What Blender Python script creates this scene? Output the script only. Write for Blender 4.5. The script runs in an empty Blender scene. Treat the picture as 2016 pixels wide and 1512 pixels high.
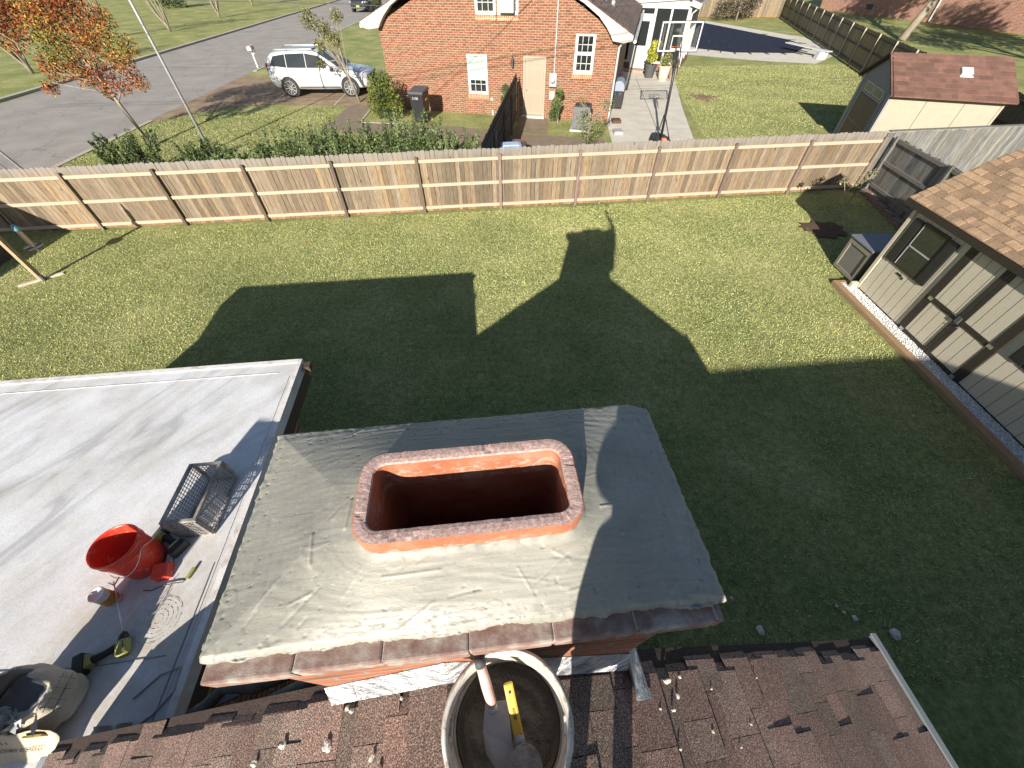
import bpy, bmesh, math, random
import numpy as np
from mathutils import Vector, Matrix
random.seed(7); RNG = np.random.default_rng(7)
PI = math.pi; R = math.radians
scn = bpy.context.scene
# ---------------------------------------------------------------- camera
PITCH, ROLL, CH, FPX = .8457, -.0113, 5.5951, 757.0
fwd = Vector((0, math.cos(PITCH), -math.sin(PITCH))); up0 = Vector((0, math.sin(PITCH), math.cos(PITCH))); r0 = Vector((1, 0, 0))
rt = math.cos(ROLL)*r0 + math.sin(ROLL)*up0; up = -math.sin(ROLL)*r0 + math.cos(ROLL)*up0
cd = bpy.data.cameras.new('camera'); cam = bpy.data.objects.new('camera', cd); scn.collection.objects.link(cam)
m3 = Matrix((rt, up, -fwd)).transposed(); cam.matrix_world = Matrix.Translation((0, 0, CH)) @ m3.to_4x4()
cd.sensor_width = 36; cd.lens = 36*FPX/2016; cd.clip_start = .02; cd.clip_end = 600; scn.camera = cam
# ---------------------------------------------------------------- light
SD = Vector((.2377, .9713, -1/2.35)).normalized(); ELEV = math.asin(-SD.z)
w = bpy.data.worlds.new('World'); scn.world = w; w.use_nodes = True; nt = w.node_tree
bg = nt.nodes['Background']; sky = nt.nodes.new('ShaderNodeTexSky'); sky.sky_type = 'NISHITA'; sky.sun_disc = False
sky.sun_elevation = ELEV; sky.sun_rotation = math.atan2(-SD.x, -SD.y); sky.altitude = 0; sky.air_density = 1; sky.dust_density = .6
nt.links.new(sky.outputs[0], bg.inputs[0]); bg.inputs[1].default_value = .06
sl = bpy.data.lights.new('sun', 'SUN'); sl.energy = 5; sl.angle = R(.5); sl.color = (1, .93, .82)
so = bpy.data.objects.new('sun', sl); scn.collection.objects.link(so); so.rotation_mode = 'QUATERNION'; so.rotation_quaternion = SD.to_track_quat('-Z', 'Y')
vs = scn.view_settings; vs.view_transform = 'Standard'; vs.look = 'None'; vs.exposure = 1.1; vs.gamma = 1
# ---------------------------------------------------------------- helpers
COL = scn.collection
def L(c):  # srgb 0..255 -> linear
    return tuple(((v/255)/12.92 if v/255 <= .04045 else ((v/255+.055)/1.055)**2.4) for v in c)
def link(o): COL.objects.link(o); return o
def tag(o, label=None, cat=None, group=None, kind=None):
    if label: o['label'] = label
    if cat: o['category'] = cat
    if group: o['group'] = group
    if kind: o['kind'] = kind
    return o
def empty(name, loc=(0, 0, 0), rz=0, **k):
    o = bpy.data.objects.new(name, None); o.location = loc; o.rotation_euler = (0, 0, rz); o.empty_display_size = .1
    return tag(link(o), **k)
def V3(a): return Vector(a)
class MB:
    def __init__(s): s.v = []; s.f = []; s.c = []; s.m = []; s.col = (1, 1, 1); s.mi = 0
    def add(s, vs_, fs):
        n = len(s.v); s.v += [tuple(p) for p in vs_]
        for f in fs: s.f.append(tuple(n+i for i in f)); s.c.append(s.col); s.m.append(s.mi)
        return s
    def box(s, a, b):
        x0, y0, z0 = a; x1, y1, z1 = b
        return s.hexa([(x0, y0, z0), (x1, y0, z0), (x1, y1, z0), (x0, y1, z0), (x0, y0, z1), (x1, y0, z1), (x1, y1, z1), (x0, y1, z1)])
    def hexa(s, p): return s.add(p, [(3, 2, 1, 0), (4, 5, 6, 7), (0, 1, 5, 4), (1, 2, 6, 5), (2, 3, 7, 6), (3, 0, 4, 7)])
    def obb(s, c, ex, ey, ez, hx, hy, hz):
        c, ex, ey, ez = map(V3, (c, ex, ey, ez)); ex = ex*hx; ey = ey*hy; ez = ez*hz
        return s.hexa([c-ex-ey-ez, c+ex-ey-ez, c+ex+ey-ez, c-ex+ey-ez, c-ex-ey+ez, c+ex-ey+ez, c+ex+ey+ez, c-ex+ey+ez])
    def bar(s, a, b, w_, h_, upv=(0, 0, 1)):
        a, b = V3(a), V3(b); d = (b-a); l = d.length; d.normalize(); u = V3(upv)
        if abs(d.dot(u)) > .99: u = V3((0, 1, 0))
        x = d.cross(u).normalized(); z = x.cross(d).normalized()
        return s.obb((a+b)/2, x, d, z, w_/2, l/2, h_/2)
    def tube(s, pts, r, n=8, cap=True):
        pts = [V3(p) for p in pts]; rs = r if isinstance(r, (list, tuple)) else [r]*len(pts)
        rings = []; base = len(s.v); px = None
        for i, p in enumerate(pts):
            d = (pts[min(i+1, len(pts)-1)]-pts[max(i-1, 0)]).normalized()
            if px is None:
                u = V3((0, 0, 1)) if abs(d.z) < .9 else V3((1, 0, 0)); px = d.cross(u).normalized()
            px = (px - d*px.dot(d)).normalized(); py = d.cross(px)
            s.v += [tuple(p + (px*math.cos(2*PI*k/n)+py*math.sin(2*PI*k/n))*rs[i]) for k in range(n)]
        for i in range(len(pts)-1):
            for k in range(n):
                a = base+i*n+k; b = base+i*n+(k+1) % n; s.f.append((a, b, b+n, a+n)); s.c.append(s.col); s.m.append(s.mi)
        if cap:
            s.f.append(tuple(base+k for k in range(n))[::-1]); s.c.append(s.col); s.m.append(s.mi)
            s.f.append(tuple(base+(len(pts)-1)*n+k for k in range(n))); s.c.append(s.col); s.m.append(s.mi)
        return s
    def lathe(s, prof, c=(0, 0, 0), n=32, axis=None):  # prof (r,z)
        base = len(s.v); ax = V3(axis).normalized() if axis else V3((0, 0, 1))
        x = ax.cross(V3((0, 1, 0)) if abs(ax.y) < .9 else V3((1, 0, 0))).normalized(); y = ax.cross(x)
        for r_, z_ in prof: s.v += [tuple(V3(c)+ax*z_+(x*math.cos(2*PI*k/n)+y*math.sin(2*PI*k/n))*r_) for k in range(n)]
        for i in range(len(prof)-1):
            for k in range(n):
                a = base+i*n+k; b = base+i*n+(k+1) % n; s.f.append((a, b, b+n, a+n)); s.c.append(s.col); s.m.append(s.mi)
        return s
    def prism(s, poly, d):  # poly 3d pts, extruded by vector d
        poly = [V3(p) for p in poly]; d = V3(d); n = len(poly)
        return s.add(poly+[p+d for p in poly], [tuple(range(n))[::-1], tuple(range(n, 2*n))]+[(i, (i+1) % n, n+(i+1) % n, n+i) for i in range(n)])
    def quad(s, a, b, c, d): return s.add([a, b, c, d], [(0, 1, 2, 3)])
    def build(s, name, mat_, parent=None, smooth=False, bevel=0, recalc=True, **k):
        me = bpy.data.meshes.new(name); me.from_pydata(s.v, [], s.f)
        mats = mat_ if isinstance(mat_, (list, tuple)) else [mat_]
        for q in mats: me.materials.append(q)
        if recalc:
            bm = bmesh.new(); bm.from_mesh(me)
            lay = bm.faces.layers.int.new('oi')
            for i, f in enumerate(bm.faces): f[lay] = i
            bmesh.ops.recalc_face_normals(bm, faces=bm.faces); bm.to_mesh(me); bm.free()
        me.polygons.foreach_set('material_index', s.m)
        Z = V3((0, 0, 1)); U = []; CC = []
        for p, c in zip(me.polygons, s.c):
            nrm = p.normal; t = Z.cross(nrm)
            if t.length < .05: t = V3((1, 0, 0)); b = V3((0, 1, 0))
            else: t.normalize(); b = nrm.cross(t)
            for li in p.loop_indices:
                co = me.vertices[me.loops[li].vertex_index].co; U += [co.dot(t), co.dot(b)]; CC += [c[0], c[1], c[2], 1]
        me.uv_layers.new(name='UVMap').data.foreach_set('uv', U); ca = me.color_attributes.new('tint', 'FLOAT_COLOR', 'CORNER'); ca.data.foreach_set('color', CC)
        if smooth: me.polygons.foreach_set('use_smooth', [True]*len(me.polygons))
        o = bpy.data.objects.new(name, me); link(o); o.parent = parent
        if bevel:
            b = o.modifiers.new('bevel', 'BEVEL'); b.width = bevel; b.segments = 2; b.limit_method = 'ANGLE'
        return tag(o, **k)
def cards(name, pts, size, cols, mat_, parent=None, up_bias=0, aspect=.55, seed=0, **k):
    """many small leaf faces: pts (n,3) array, cols (n,3) array"""
    rg = np.random.default_rng(seed); n = len(pts); d = rg.normal(size=(n, 3)); d[:, 2] += up_bias; d /= np.linalg.norm(d, axis=1)[:, None]
    e = rg.normal(size=(n, 3)); e -= (e*d).sum(1)[:, None]*d; e /= np.linalg.norm(e, axis=1)[:, None]
    sz = (size*(.6+.8*rg.random(n)))[:, None]; bend = np.cross(d, e)*sz*.15
    P = np.stack([pts-d*sz, pts+e*sz*aspect+bend, pts+d*sz, pts-e*sz*aspect+bend], 1).reshape(-1, 3)
    me = bpy.data.meshes.new(name); me.vertices.add(4*n); me.vertices.foreach_set('co', P.ravel()); me.loops.add(4*n)
    me.loops.foreach_set('vertex_index', np.arange(4*n)); me.polygons.add(n); me.polygons.foreach_set('loop_start', np.arange(n)*4)
    me.polygons.foreach_set('loop_total', np.full(n, 4)); me.update(calc_edges=True); me.materials.append(mat_)
    ca = me.color_attributes.new('tint', 'FLOAT_COLOR', 'CORNER'); c4 = np.concatenate([cols, np.ones((n, 1))], 1).repeat(4, 0); ca.data.foreach_set('color', c4.ravel())
    o = bpy.data.objects.new(name, me); link(o); o.parent = parent; return tag(o, **k)
# ---------------------------------------------------------------- materials
def nodes(name):
    m = bpy.data.materials.new(name); m.use_nodes = True; t = m.node_tree; b = t.nodes['Principled BSDF']; return m, t, b
def ramp(t, fac, cols):
    r_ = t.nodes.new('ShaderNodeValToRGB'); e = r_.color_ramp.elements
    while len(e) < len(cols): e.new(.5)
    for i, (p, c) in enumerate(cols): e[i].position = p; e[i].color = (*c, 1)
    t.links.new(fac, r_.inputs[0]); return r_.outputs[0]
def noise(t, vec, scale, detail=4, rough=.6, dist=0, sc=None):
    n = t.nodes.new('ShaderNodeTexNoise'); n.inputs['Scale'].default_value = scale; n.inputs['Detail'].default_value = detail; n.inputs['Roughness'].default_value = rough; n.inputs['Distortion'].default_value = dist
    if sc:
        mp = t.nodes.new('ShaderNodeMapping'); mp.inputs['Scale'].default_value = sc; t.links.new(vec, mp.inputs[0]); vec = mp.outputs[0]
    t.links.new(vec, n.inputs[0]); return n.outputs['Fac']
def mix(t, fac, a, b, mode='MIX'):
    m = t.nodes.new('ShaderNodeMix'); m.data_type = 'RGBA'; m.blend_type = mode
    for i, v in ((0, fac), (6, a), (7, b)):
        if hasattr(v, 'links') or hasattr(v, 'is_linked'): t.links.new(v, m.inputs[i])
        else: m.inputs[i].default_value = v if i == 0 else (*v, 1)
    return m.outputs[2]
def math_(t, op, a, b=None):
    m = t.nodes.new('ShaderNodeMath'); m.operation = op
    for i, v in ((0, a), (1, b)):
        if v is None: continue
        if hasattr(v, 'is_linked'): t.links.new(v, m.inputs[i])
        else: m.inputs[i].default_value = v
    return m.outputs[0]
def bump(t, b, h, st=.3, d=.01, chain=None):
    n = t.nodes.new('ShaderNodeBump'); n.inputs['Strength'].default_value = st; n.inputs['Distance'].default_value = d; t.links.new(h, n.inputs['Height'])
    if chain: t.links.new(chain, n.inputs['Normal'])
    t.links.new(n.outputs[0], b.inputs['Normal']); return n.outputs[0]
def M(name, c1, c2=None, scale=8, rough=.8, bs=0, bscale=None, bd=.01, metal=0, tint=False, uv=False, sc=None, spec=.5, c3=None, detail=5, coat=0):
    m, t, b = nodes(name); tc = t.nodes.new('ShaderNodeTexCoord'); vec = tc.outputs['UV' if uv else 'Object']
    b.inputs['Roughness'].default_value = rough; b.inputs['Metallic'].default_value = metal; b.inputs['Specular IOR Level'].default_value = spec; b.inputs['Coat Weight'].default_value = coat
    out = None
    if c2 is not None:
        f = noise(t, vec, scale, detail, sc=sc); cols = [(.3, c1), (.7, c2)] if c3 is None else [(.3, c1), (.5, c2), (.72, c3)]
        out = ramp(t, f, cols)
    if tint:
        a = t.nodes.new('ShaderNodeAttribute'); a.attribute_name = 'tint'
        out = mix(t, 1.0, out if out is not None else c1, a.outputs['Color'], 'MULTIPLY')
    if out is None: b.inputs['Base Color'].default_value = (*c1, 1)
    else: t.links.new(out, b.inputs['Base Color'])
    if bs: bump(t, b, noise(t, vec, bscale or scale*3, 6, sc=sc), bs, bd)
    return m
def brickmat(name, ca, cb, mortar, bw=.215, rh=.072, ms=.011, ofs=.5, dark=(.1, .05, .03)):
    m, t, b = nodes(name); tc = t.nodes.new('ShaderNodeTexCoord'); br = t.nodes.new('ShaderNodeTexBrick')
    t.links.new(tc.outputs['UV'], br.inputs['Vector']); br.inputs['Scale'].default_value = 1; br.inputs['Brick Width'].default_value = bw; br.inputs['Row Height'].default_value = rh
    br.inputs['Mortar Size'].default_value = ms; br.inputs['Mortar Smooth'].default_value = .15; br.inputs['Bias'].default_value = -.1; br.offset = ofs
    br.inputs['Color1'].default_value = (*ca, 1); br.inputs['Color2'].default_value = (*cb, 1); br.inputs['Mortar'].default_value = (*mortar, 1)
    f = noise(t, tc.outputs['UV'], 3.2, 3, sc=(1, 4, 1)); var = ramp(t, f, [(.3, (.55, .55, .58)), (.5, (1, 1, 1)), (.7, (1.25, 1.15, 1.05))])
    f2 = noise(t, tc.outputs['UV'], 60, 4); v2 = ramp(t, f2, [(.3, (.8, .8, .8)), (.7, (1.1, 1.1, 1.1))])
    t.links.new(mix(t, 1., mix(t, 1., br.outputs[0], var, 'MULTIPLY'), v2, 'MULTIPLY'), b.inputs['Base Color']); b.inputs['Roughness'].default_value = .85
    inv = math_(t, 'SUBTRACT', 1.0, br.outputs['Fac']); bump(t, b, inv, .6, .006); return m
MAT = {}
def grassmat(name, a, b_, c, thatch):
    m, t, b = nodes(name); tc = t.nodes.new('ShaderNodeTexCoord'); o = tc.outputs['Object']
    f1 = noise(t, o, .5, 4, .6); f2 = noise(t, o, 9, 9, .85); f3 = noise(t, o, 2.4, 4, .65)
    big = ramp(t, f1, [(.36, a), (.52, b_), (.66, c)]); fine = ramp(t, f2, [(.3, (.3, .32, .25)), (.5, (1, 1, .95)), (.7, (1.9, 1.85, 1.6))])
    md = ramp(t, f3, [(.3, (.82, .86, .82)), (.7, (1.15, 1.1, 1.1))])
    t.links.new(mix(t, 1., mix(t, 1., big, fine, 'MULTIPLY'), md, 'MULTIPLY'), b.inputs['Base Color']); b.inputs['Roughness'].default_value = .9; b.inputs['Specular IOR Level'].default_value = .15
    bump(t, b, f2, .7, .04); return m
G1, G2, G3 = (.175, .2, .078), (.24, .25, .104), (.315, .3, .145)
MAT['grass'] = grassmat('lawn ground', G1, G2, G3, None)
MAT['blade'] = M('grass blades', (1, 1, 1), tint=True, rough=.7, spec=.2)
MAT['leaf'] = M('leaves', (1, 1, 1), tint=True, rough=.6, spec=.3)
def asphaltmat():
    m, t, b = nodes('asphalt'); o = t.nodes.new('ShaderNodeTexCoord').outputs['Object']
    f = noise(t, o, .6, 4); g = noise(t, o, 60, 3, .8); base = ramp(t, f, [(.3, (.215, .195, .178)), (.7, (.29, .265, .245))]); gr = ramp(t, g, [(.3, (.6, .6, .6)), (.7, (1.35, 1.35, 1.35))])
    vo = t.nodes.new('ShaderNodeTexVoronoi'); vo.feature = 'DISTANCE_TO_EDGE'; vo.inputs['Scale'].default_value = .35
    wp = t.nodes.new('ShaderNodeVectorMath'); wp.operation = 'ADD'; nn = t.nodes.new('ShaderNodeTexNoise'); nn.inputs['Scale'].default_value = 1.3; nn.inputs['Detail'].default_value = 6; t.links.new(o, nn.inputs[0])
    t.links.new(o, wp.inputs[0]); t.links.new(nn.outputs['Color'], wp.inputs[1]); t.links.new(wp.outputs[0], vo.inputs[0])
    cr = ramp(t, vo.outputs[0], [(0, (.6, .6, .6)), (.01, (1, 1, 1))])
    t.links.new(mix(t, 1., mix(t, 1., base, gr, 'MULTIPLY'), cr, 'MULTIPLY'), b.inputs['Base Color']); b.inputs['Roughness'].default_value = .95; bump(t, b, g, .3, .01); return m
MAT['asphalt'] = asphaltmat()
MAT['concrete'] = M('patio concrete', (.42, .39, .33), (.48, .445, .385), 1.5, .9, .15, 60, c3=(.53, .5, .43))
MAT['kerb'] = M('kerb concrete', (.3, .26, .2), (.42, .38, .31), 3, .9, .2, 40)
MAT['aggregate'] = M('brown aggregate paving', (.16, .105, .062), (.23, .16, .1), 1.2, .9, .3, 70, c3=(.3, .215, .14))
MAT['walk'] = M('brown walk paving', (.15, .11, .075), (.21, .165, .12), 3, .9, .3, 70)
MAT['brick_house'] = brickmat('orange brick', (.165, .052, .026), (.215, .085, .04), (.28, .2, .135), .25, .085, .014)
MAT['brick_far'] = brickmat('red brick far', (.26, .11, .075), (.33, .16, .11), (.42, .3, .24), .25, .09, .014)
MAT['white'] = M('white paint', (.47, .47, .455), (.42, .42, .405), 3, .5)
MAT['cream'] = M('cream siding', (.29, .26, .195), (.32, .29, .22), 6, .8, .25, 90)
MAT['fence'] = M('weathered pine pickets', (.125, .08, .043), (.195, .142, .088), 5, .85, .4, 30, tint=True, sc=(9, 9, .9), c3=(.24, .195, .145))
fm = MAT['fence'].node_tree; fb_b = fm.nodes['Principled BSDF']; src = fb_b.inputs['Base Color'].links[0].from_socket; oc = fm.nodes.new('ShaderNodeTexCoord').outputs['Object']; sxz = fm.nodes.new('ShaderNodeSeparateXYZ'); fm.links.new(oc, sxz.inputs[0])
zz = math_(fm, 'ADD', sxz.outputs[2], math_(fm, 'MULTIPLY', noise(fm, oc, 3, 4, sc=(6, 6, .5)), .3)); gm = ramp(fm, math_(fm, 'DIVIDE', zz, 2.0), [(.8, (0, 0, 0)), (.92, (.75, .75, .75))]); lo_ = ramp(fm, math_(fm, 'DIVIDE', zz, 2.0), [(.08, (1.25, .92, .68)), (.22, (1, 1, 1))])
kn = fm.nodes.new('ShaderNodeTexVoronoi'); kn.inputs['Scale'].default_value = 3.2; km = fm.nodes.new('ShaderNodeMapping'); km.inputs['Scale'].default_value = (1, 1, .45); fm.links.new(oc, km.inputs[0]); fm.links.new(km.outputs[0], kn.inputs[0]); kr = ramp(fm, kn.outputs['Distance'], [(.05, (.42, .36, .3)), (.09, (1, 1, 1))])
fm.links.new(mix(fm, 1., mix(fm, 1., mix(fm, gm, src, (.2, .185, .17)), lo_, 'MULTIPLY'), kr, 'MULTIPLY'), fb_b.inputs['Base Color'])
MAT['rail'] = M('pale pine rail', (.32, .262, .192), (.4, .335, .255), 6, .8, .3, 25, sc=(1, 9, 9))
MAT['post'] = M('weathered post', (.11, .078, .055), (.19, .15, .115), 8, .9, .4, 30, sc=(8, 8, .8), tint=True)
MAT['greywood'] = M('silver grey fence wood', (.075, .07, .06), (.155, .147, .13), 5, .9, .5, 30, tint=True, sc=(9, 9, .8), c3=(.22, .21, .19))
MAT['oldwood'] = M('brown aged fence wood', (.17, .13, .07), (.26, .205, .12), 5, .9, .4, 30, tint=True, sc=(9, 9, .8))
MAT['darkwood'] = M('dark aged wood', (.05, .04, .032), (.1, .082, .066), 5, .9, .4, 30, tint=True, sc=(9, 9, .8))
MAT['trunk'] = M('bark', (.16, .13, .1), (.3, .26, .2), 8, .9, .6, 20, sc=(1, 1, .3))
MAT['palebark'] = M('pale bark', (.17, .145, .11), (.27, .24, .19), 6, .9, .4, 20, sc=(1, 1, .3))
MAT['black'] = M('black plastic', (.016, .016, .018), rough=.45)
MAT['matteblack'] = M('matte black', (.02, .019, .018), rough=.8)
MAT['dgrey'] = M('dark grey', (.05, .05, .055), (.07, .07, .075), 8, .7)
MAT['metal'] = M('galvanised steel', (.5, .5, .5), (.62, .62, .62), 20, .35, metal=.9)
MAT['alu'] = M('aluminium', (.5, .51, .53), (.36, .37, .39), 14, .42, .2, 30, metal=.3)
MAT['glass'] = M('window glass', (.018, .022, .022), rough=.06, spec=.9)
MAT['screen'] = M('dark insect screen', (.05, .05, .042), rough=.35, spec=.6)
MAT['blind'] = M('window blind', (.3, .38, .34), rough=.5)
# ---------------------------------------------------------------- our house frame
TH = .0926; cT, sT = math.cos(TH), math.sin(TH)
def W(u, v, z): return Vector((u*cT-v*sT, u*sT+v*cT, z))
E1 = Vector((cT, sT, 0)); E2 = Vector((-sT, cT, 0)); EZ = Vector((0, 0, 1))
class HB(MB):  # boxes in the house frame
    def box(s, a, b):
        x0, y0, z0 = a; x1, y1, z1 = b
        return s.hexa([W(*p) for p in [(x0, y0, z0), (x1, y0, z0), (x1, y1, z0), (x0, y1, z0), (x0, y0, z1), (x1, y0, z1), (x1, y1, z1), (x0, y1, z1)]])
# ================================================================ SETTING
g = MB(); g.quad((-400, -200, 0), (400, -200, 0), (400, 400, 0), (-400, 400, 0)); g.build('ground', MAT['grass'], kind='structure', recalc=False)
def sheet(name, poly, z, m, thick=0):
    b = MB()
    if thick: b.prism([(x, y, z-thick) for x, y in poly], (0, 0, thick))
    else: b.add([(x, y, z) for x, y in poly], [tuple(range(len(poly)))])
    return b.build(name, m, kind='structure', recalc=bool(thick))
sheet('road', [(-29.2, -150), (-18.2, -150), (-18.2, 14), (-18.2, 130), (-20, 300), (-29.4, 300), (-29.4, 62), (-29.0, 26)], .004, MAT['asphalt'])
kb = MB()
for y in range(-10, 130, 3): kb.box((-29.6, y, 0), (-29.25, y+2.985, .13))
kb.build('kerb', MAT['kerb'], kind='structure')
kb = MB()
for y in list(range(-10, 21, 3)) + list(range(35, 120, 3)): kb.box((-18.2, y, 0), (-17.95, y+2.985, .03))
kb.build('kerb', MAT['kerb'], kind='structure')
sheet('driveway', [(-18.2, 22.2), (-16.9, 24.0), (-14.9, 25.5), (-13.2, 25.95), (-7.3, 25.3), (-6.4, 26.0), (-6.0, 28), (-6.6, 29.8), (-8, 30.8), (-16, 32.9), (-18.2, 33.6)], .008, MAT['aggregate'])
jb = MB()
for a, b in (((-13.2, 26.0), (-13.6, 31.8)), ((-9.6, 25.6), (-9.8, 31.1))): jb.bar((*a, .01), (*b, .01), .09, .01)
jb.build('driveway_joint', MAT['kerb'], kind='structure')
sheet('path', [(-8.75, 25.45), (-7.35, 25.2), (-7.42, 22.3), (-2.5, 21.5), (-.3, 20.6), (4.2, 19.3), (4.2, 17.6), (-1, 19.0), (-8.9, 21.2)], .010, MAT['walk'])
b = MB(); b.bar((-7.38, 25.1, .012), (-7.35, 22.35, .012), .1, .03); b.bar((-7.38, 22.35, .012), (-5.4, 22.05, .012), .12, .03); b.build('path_edge', MAT['kerb'], kind='structure')
sheet('doorstep_path', [(.55, 22.9), (1.95, 22.6), (1.75, 20.2), (.3, 20.6)], .014, MAT['walk'])
patio = [(4.75, 21.9), (4.3, 17.0), (8.4, 17.0), (8.12, 19.2), (9.2, 24.5), (10.6, 30.6), (11.1, 32.7), (8.0, 34.3), (7.3, 31.5)]
sheet('patio', patio, .006, MAT['concrete'])
b = MB(); b.bar((6.4, 17, .008), (8.35, 31.8, .008), .035, .004); b.bar((4.6, 20.55, .008), (8.45, 20.7, .008), .03, .004); b.bar((6.2, 27.2, .008), (9.7, 26.9, .008), .03, .004); b.build('patio_joint', M('joint', (.2, .18, .15)), kind='structure')
sheet('pool_deck', [(11.6, 46), (13.9, 39.7), (18.9, 36.6), (22.1, 35.4), (25.0, 38.3), (27.0, 44), (27.6, 47.5), (26.6, 50), (22.6, 61.5), (18.5, 62.5), (11.0, 55)], .005, MAT['concrete'])
b = MB(); b.add([(x, y, .05) for x, y in [(12.8, 52), (14.9, 45.5), (15.9, 42.2), (18.1, 40.2), (22.7, 39.6), (25.2, 42.6), (25.3, 46.2), (21.6, 59.5), (17.5, 60.8)]], [tuple(range(9))])
m, t, bb = nodes('navy pool cover'); o_ = t.nodes.new('ShaderNodeTexCoord').outputs['Object']
t.links.new(ramp(t, noise(t, o_, 2.2, 5, .7), [(.4, (.012, .015, .03)), (.62, (.02, .024, .042)), (.7, (.1, .08, .07))]), bb.inputs['Base Color']); bb.inputs['Roughness'].default_value = .9; bb.inputs['Specular IOR Level'].default_value = .15; MAT['cover'] = m
pc = b.build('pool_cover', m, recalc=False, label='dark navy safety cover over the swimming pool, scattered with leaves', cat='pool cover')
for i in range(14):
    q = [(15.9, 42.2), (16.6, 41.6), (17.3, 40.9), (18.1, 40.2), (19.2, 40.05), (20.4, 39.9), (21.6, 39.75), (22.7, 39.6), (23.6, 40.7), (24.4, 41.6), (25.2, 42.6), (25.3, 44.4), (25.3, 46.2), (24.4, 49.5)][i]
    cx, cy = 20, 48; dx, dy = q[0]-cx, q[1]-cy; l = math.hypot(dx, dy); s_ = MB(); s_.bar((q[0], q[1], .05), (q[0]+dx/l*.7, q[1]+dy/l*.7, .03), .1, .02); s_.build('strap', MAT['black'], pc)
# grass blades across the near yard and next door
def blades(near=True):
    n = 620000 if near else 330000; x = RNG.uniform(-16, 11.5, n) if near else RNG.uniform(-18, 24, n); y = RNG.uniform(.3, 13.4, n) if near else RNG.uniform(13.2, 36, n)
    dens = RNG.random(n) < np.clip(1.25-np.hypot(x, y)/26, .3, 1); fy = 12.5+x*.093
    k = dens & (y < fy) & ~((x > 7.9) & (y < 8.5)) & ~((x < -1.6) & (y < 3.0)) & ~((np.abs(x) < 2.2) & (y < .2)); 
    if not near:
        lawn = ((x < 4.2) & (y < 21) & (y > 13.8+x*.09)) | ((x > 10.8) & (x < 24) & (y > 14.9) & (y < 35) & (y > 15)) | ((x > 8.6+(y-19)*.155) & (x < 12) & (y > 14) & (y < 31)) | ((x < -8.9) & (x > -17.8) & (y < 23.3+(x+18)*.24))
        k = lawn & ~((x > -9) & (x < -7) & (y > 20.5)) & ~((x > -9) & (y > 18.6)  & (x < 4.5)) & ~((x > 13.4) & (x < 17.5) & (y > 15) & (y < 20.2))
    x, y = x[k], y[k]; n = len(x)
    h = RNG.uniform(.01, .029, n); wd = RNG.uniform(.003, .0068, n)*(1 if near else 2.2); h = h*(1 if near else 1.5); a = RNG.uniform(0, 2*PI, n); lean = RNG.normal(0, .9, (n, 2))*h[:, None]
    p0 = np.stack([x-np.cos(a)*wd, y-np.sin(a)*wd, np.zeros(n)], 1); p1 = np.stack([x+np.cos(a)*wd, y+np.sin(a)*wd, np.zeros(n)], 1)
    mid = np.stack([x+lean[:, 0]*.4, y+lean[:, 1]*.4, h*.65], 1); off = np.stack([np.cos(a)*wd*.8, np.sin(a)*wd*.8, 0*a], 1); tip = np.stack([x+lean[:, 0], y+lean[:, 1], h], 1)
    P = np.stack([p0, p1, mid+off, tip, mid-off], 1).reshape(-1, 3)
    c = np.array([G1, G2, G3])[RNG.choice(3, n, p=[.4, .4, .2])]*RNG.uniform(1.05, 1.7, (n, 1))*(1.28 if near else .85); pat = (np.sin(x*1.3+np.sin(y*.9)*2)+np.sin(y*1.7+x*.6))*.06+1; c = c*pat[:, None]; dry = RNG.random(n) < .03; c[dry] = (.42, .36, .2)
    me = bpy.data.meshes.new('grass'); me.vertices.add(5*n); me.vertices.foreach_set('co', P.ravel()); me.loops.add(5*n); me.loops.foreach_set('vertex_index', np.arange(5*n))
    me.polygons.add(n); me.polygons.foreach_set('loop_start', np.arange(n)*5); me.polygons.foreach_set('loop_total', np.full(n, 5)); me.update(calc_edges=True); me.materials.append(MAT['blade'])
    ca = me.color_attributes.new('tint', 'FLOAT_COLOR', 'CORNER'); ca.data.foreach_set('color', np.concatenate([c, np.ones((n, 1))], 1).repeat(5, 0).ravel())
    o = link(bpy.data.objects.new('grass', me)); tag(o, label='short mown grass of the back lawn' if near else 'mown grass of the neighbouring lawns beyond the fence', cat='grass', kind='stuff')
blades(); blades(False)
# soil patches
def patch(name, c, rx, ry, m, z=.012, n=26, jit=.25, seed=1, **k):
    rg = random.Random(seed); pts = []
    for i in range(n):
        a = 2*PI*i/n; q = 1+rg.uniform(-jit, jit); pts.append((c[0]+rx*q*math.cos(a), c[1]+ry*q*math.sin(a)))
    b = MB(); b.add([(c[0], c[1], z+.03)]+[(x, y, z-.011) for x, y in pts], [(0, i+1, (i+1) % n+1) for i in range(n)]); return b.build(name, m, smooth=True, kind='structure', **k)
MAT['mulch'] = M('mulch', (.05, .028, .018), (.13, .07, .045), 40, .95, .8, 60, .03)
MAT['soil'] = M('bare soil', (.12, .07, .04), (.2, .13, .08), 6, .95, .5, 40)
patch('mulch_bed', (9.35, 10.95), .62, .5, MAT['mulch'], .05, seed=3); patch('bare_soil', (8.5, 1.9), .9, .6, MAT['soil'], seed=5); patch('bare_soil', (11.0, 26.4), .9, .9, MAT['soil'], jit=.4, seed=8)
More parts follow.
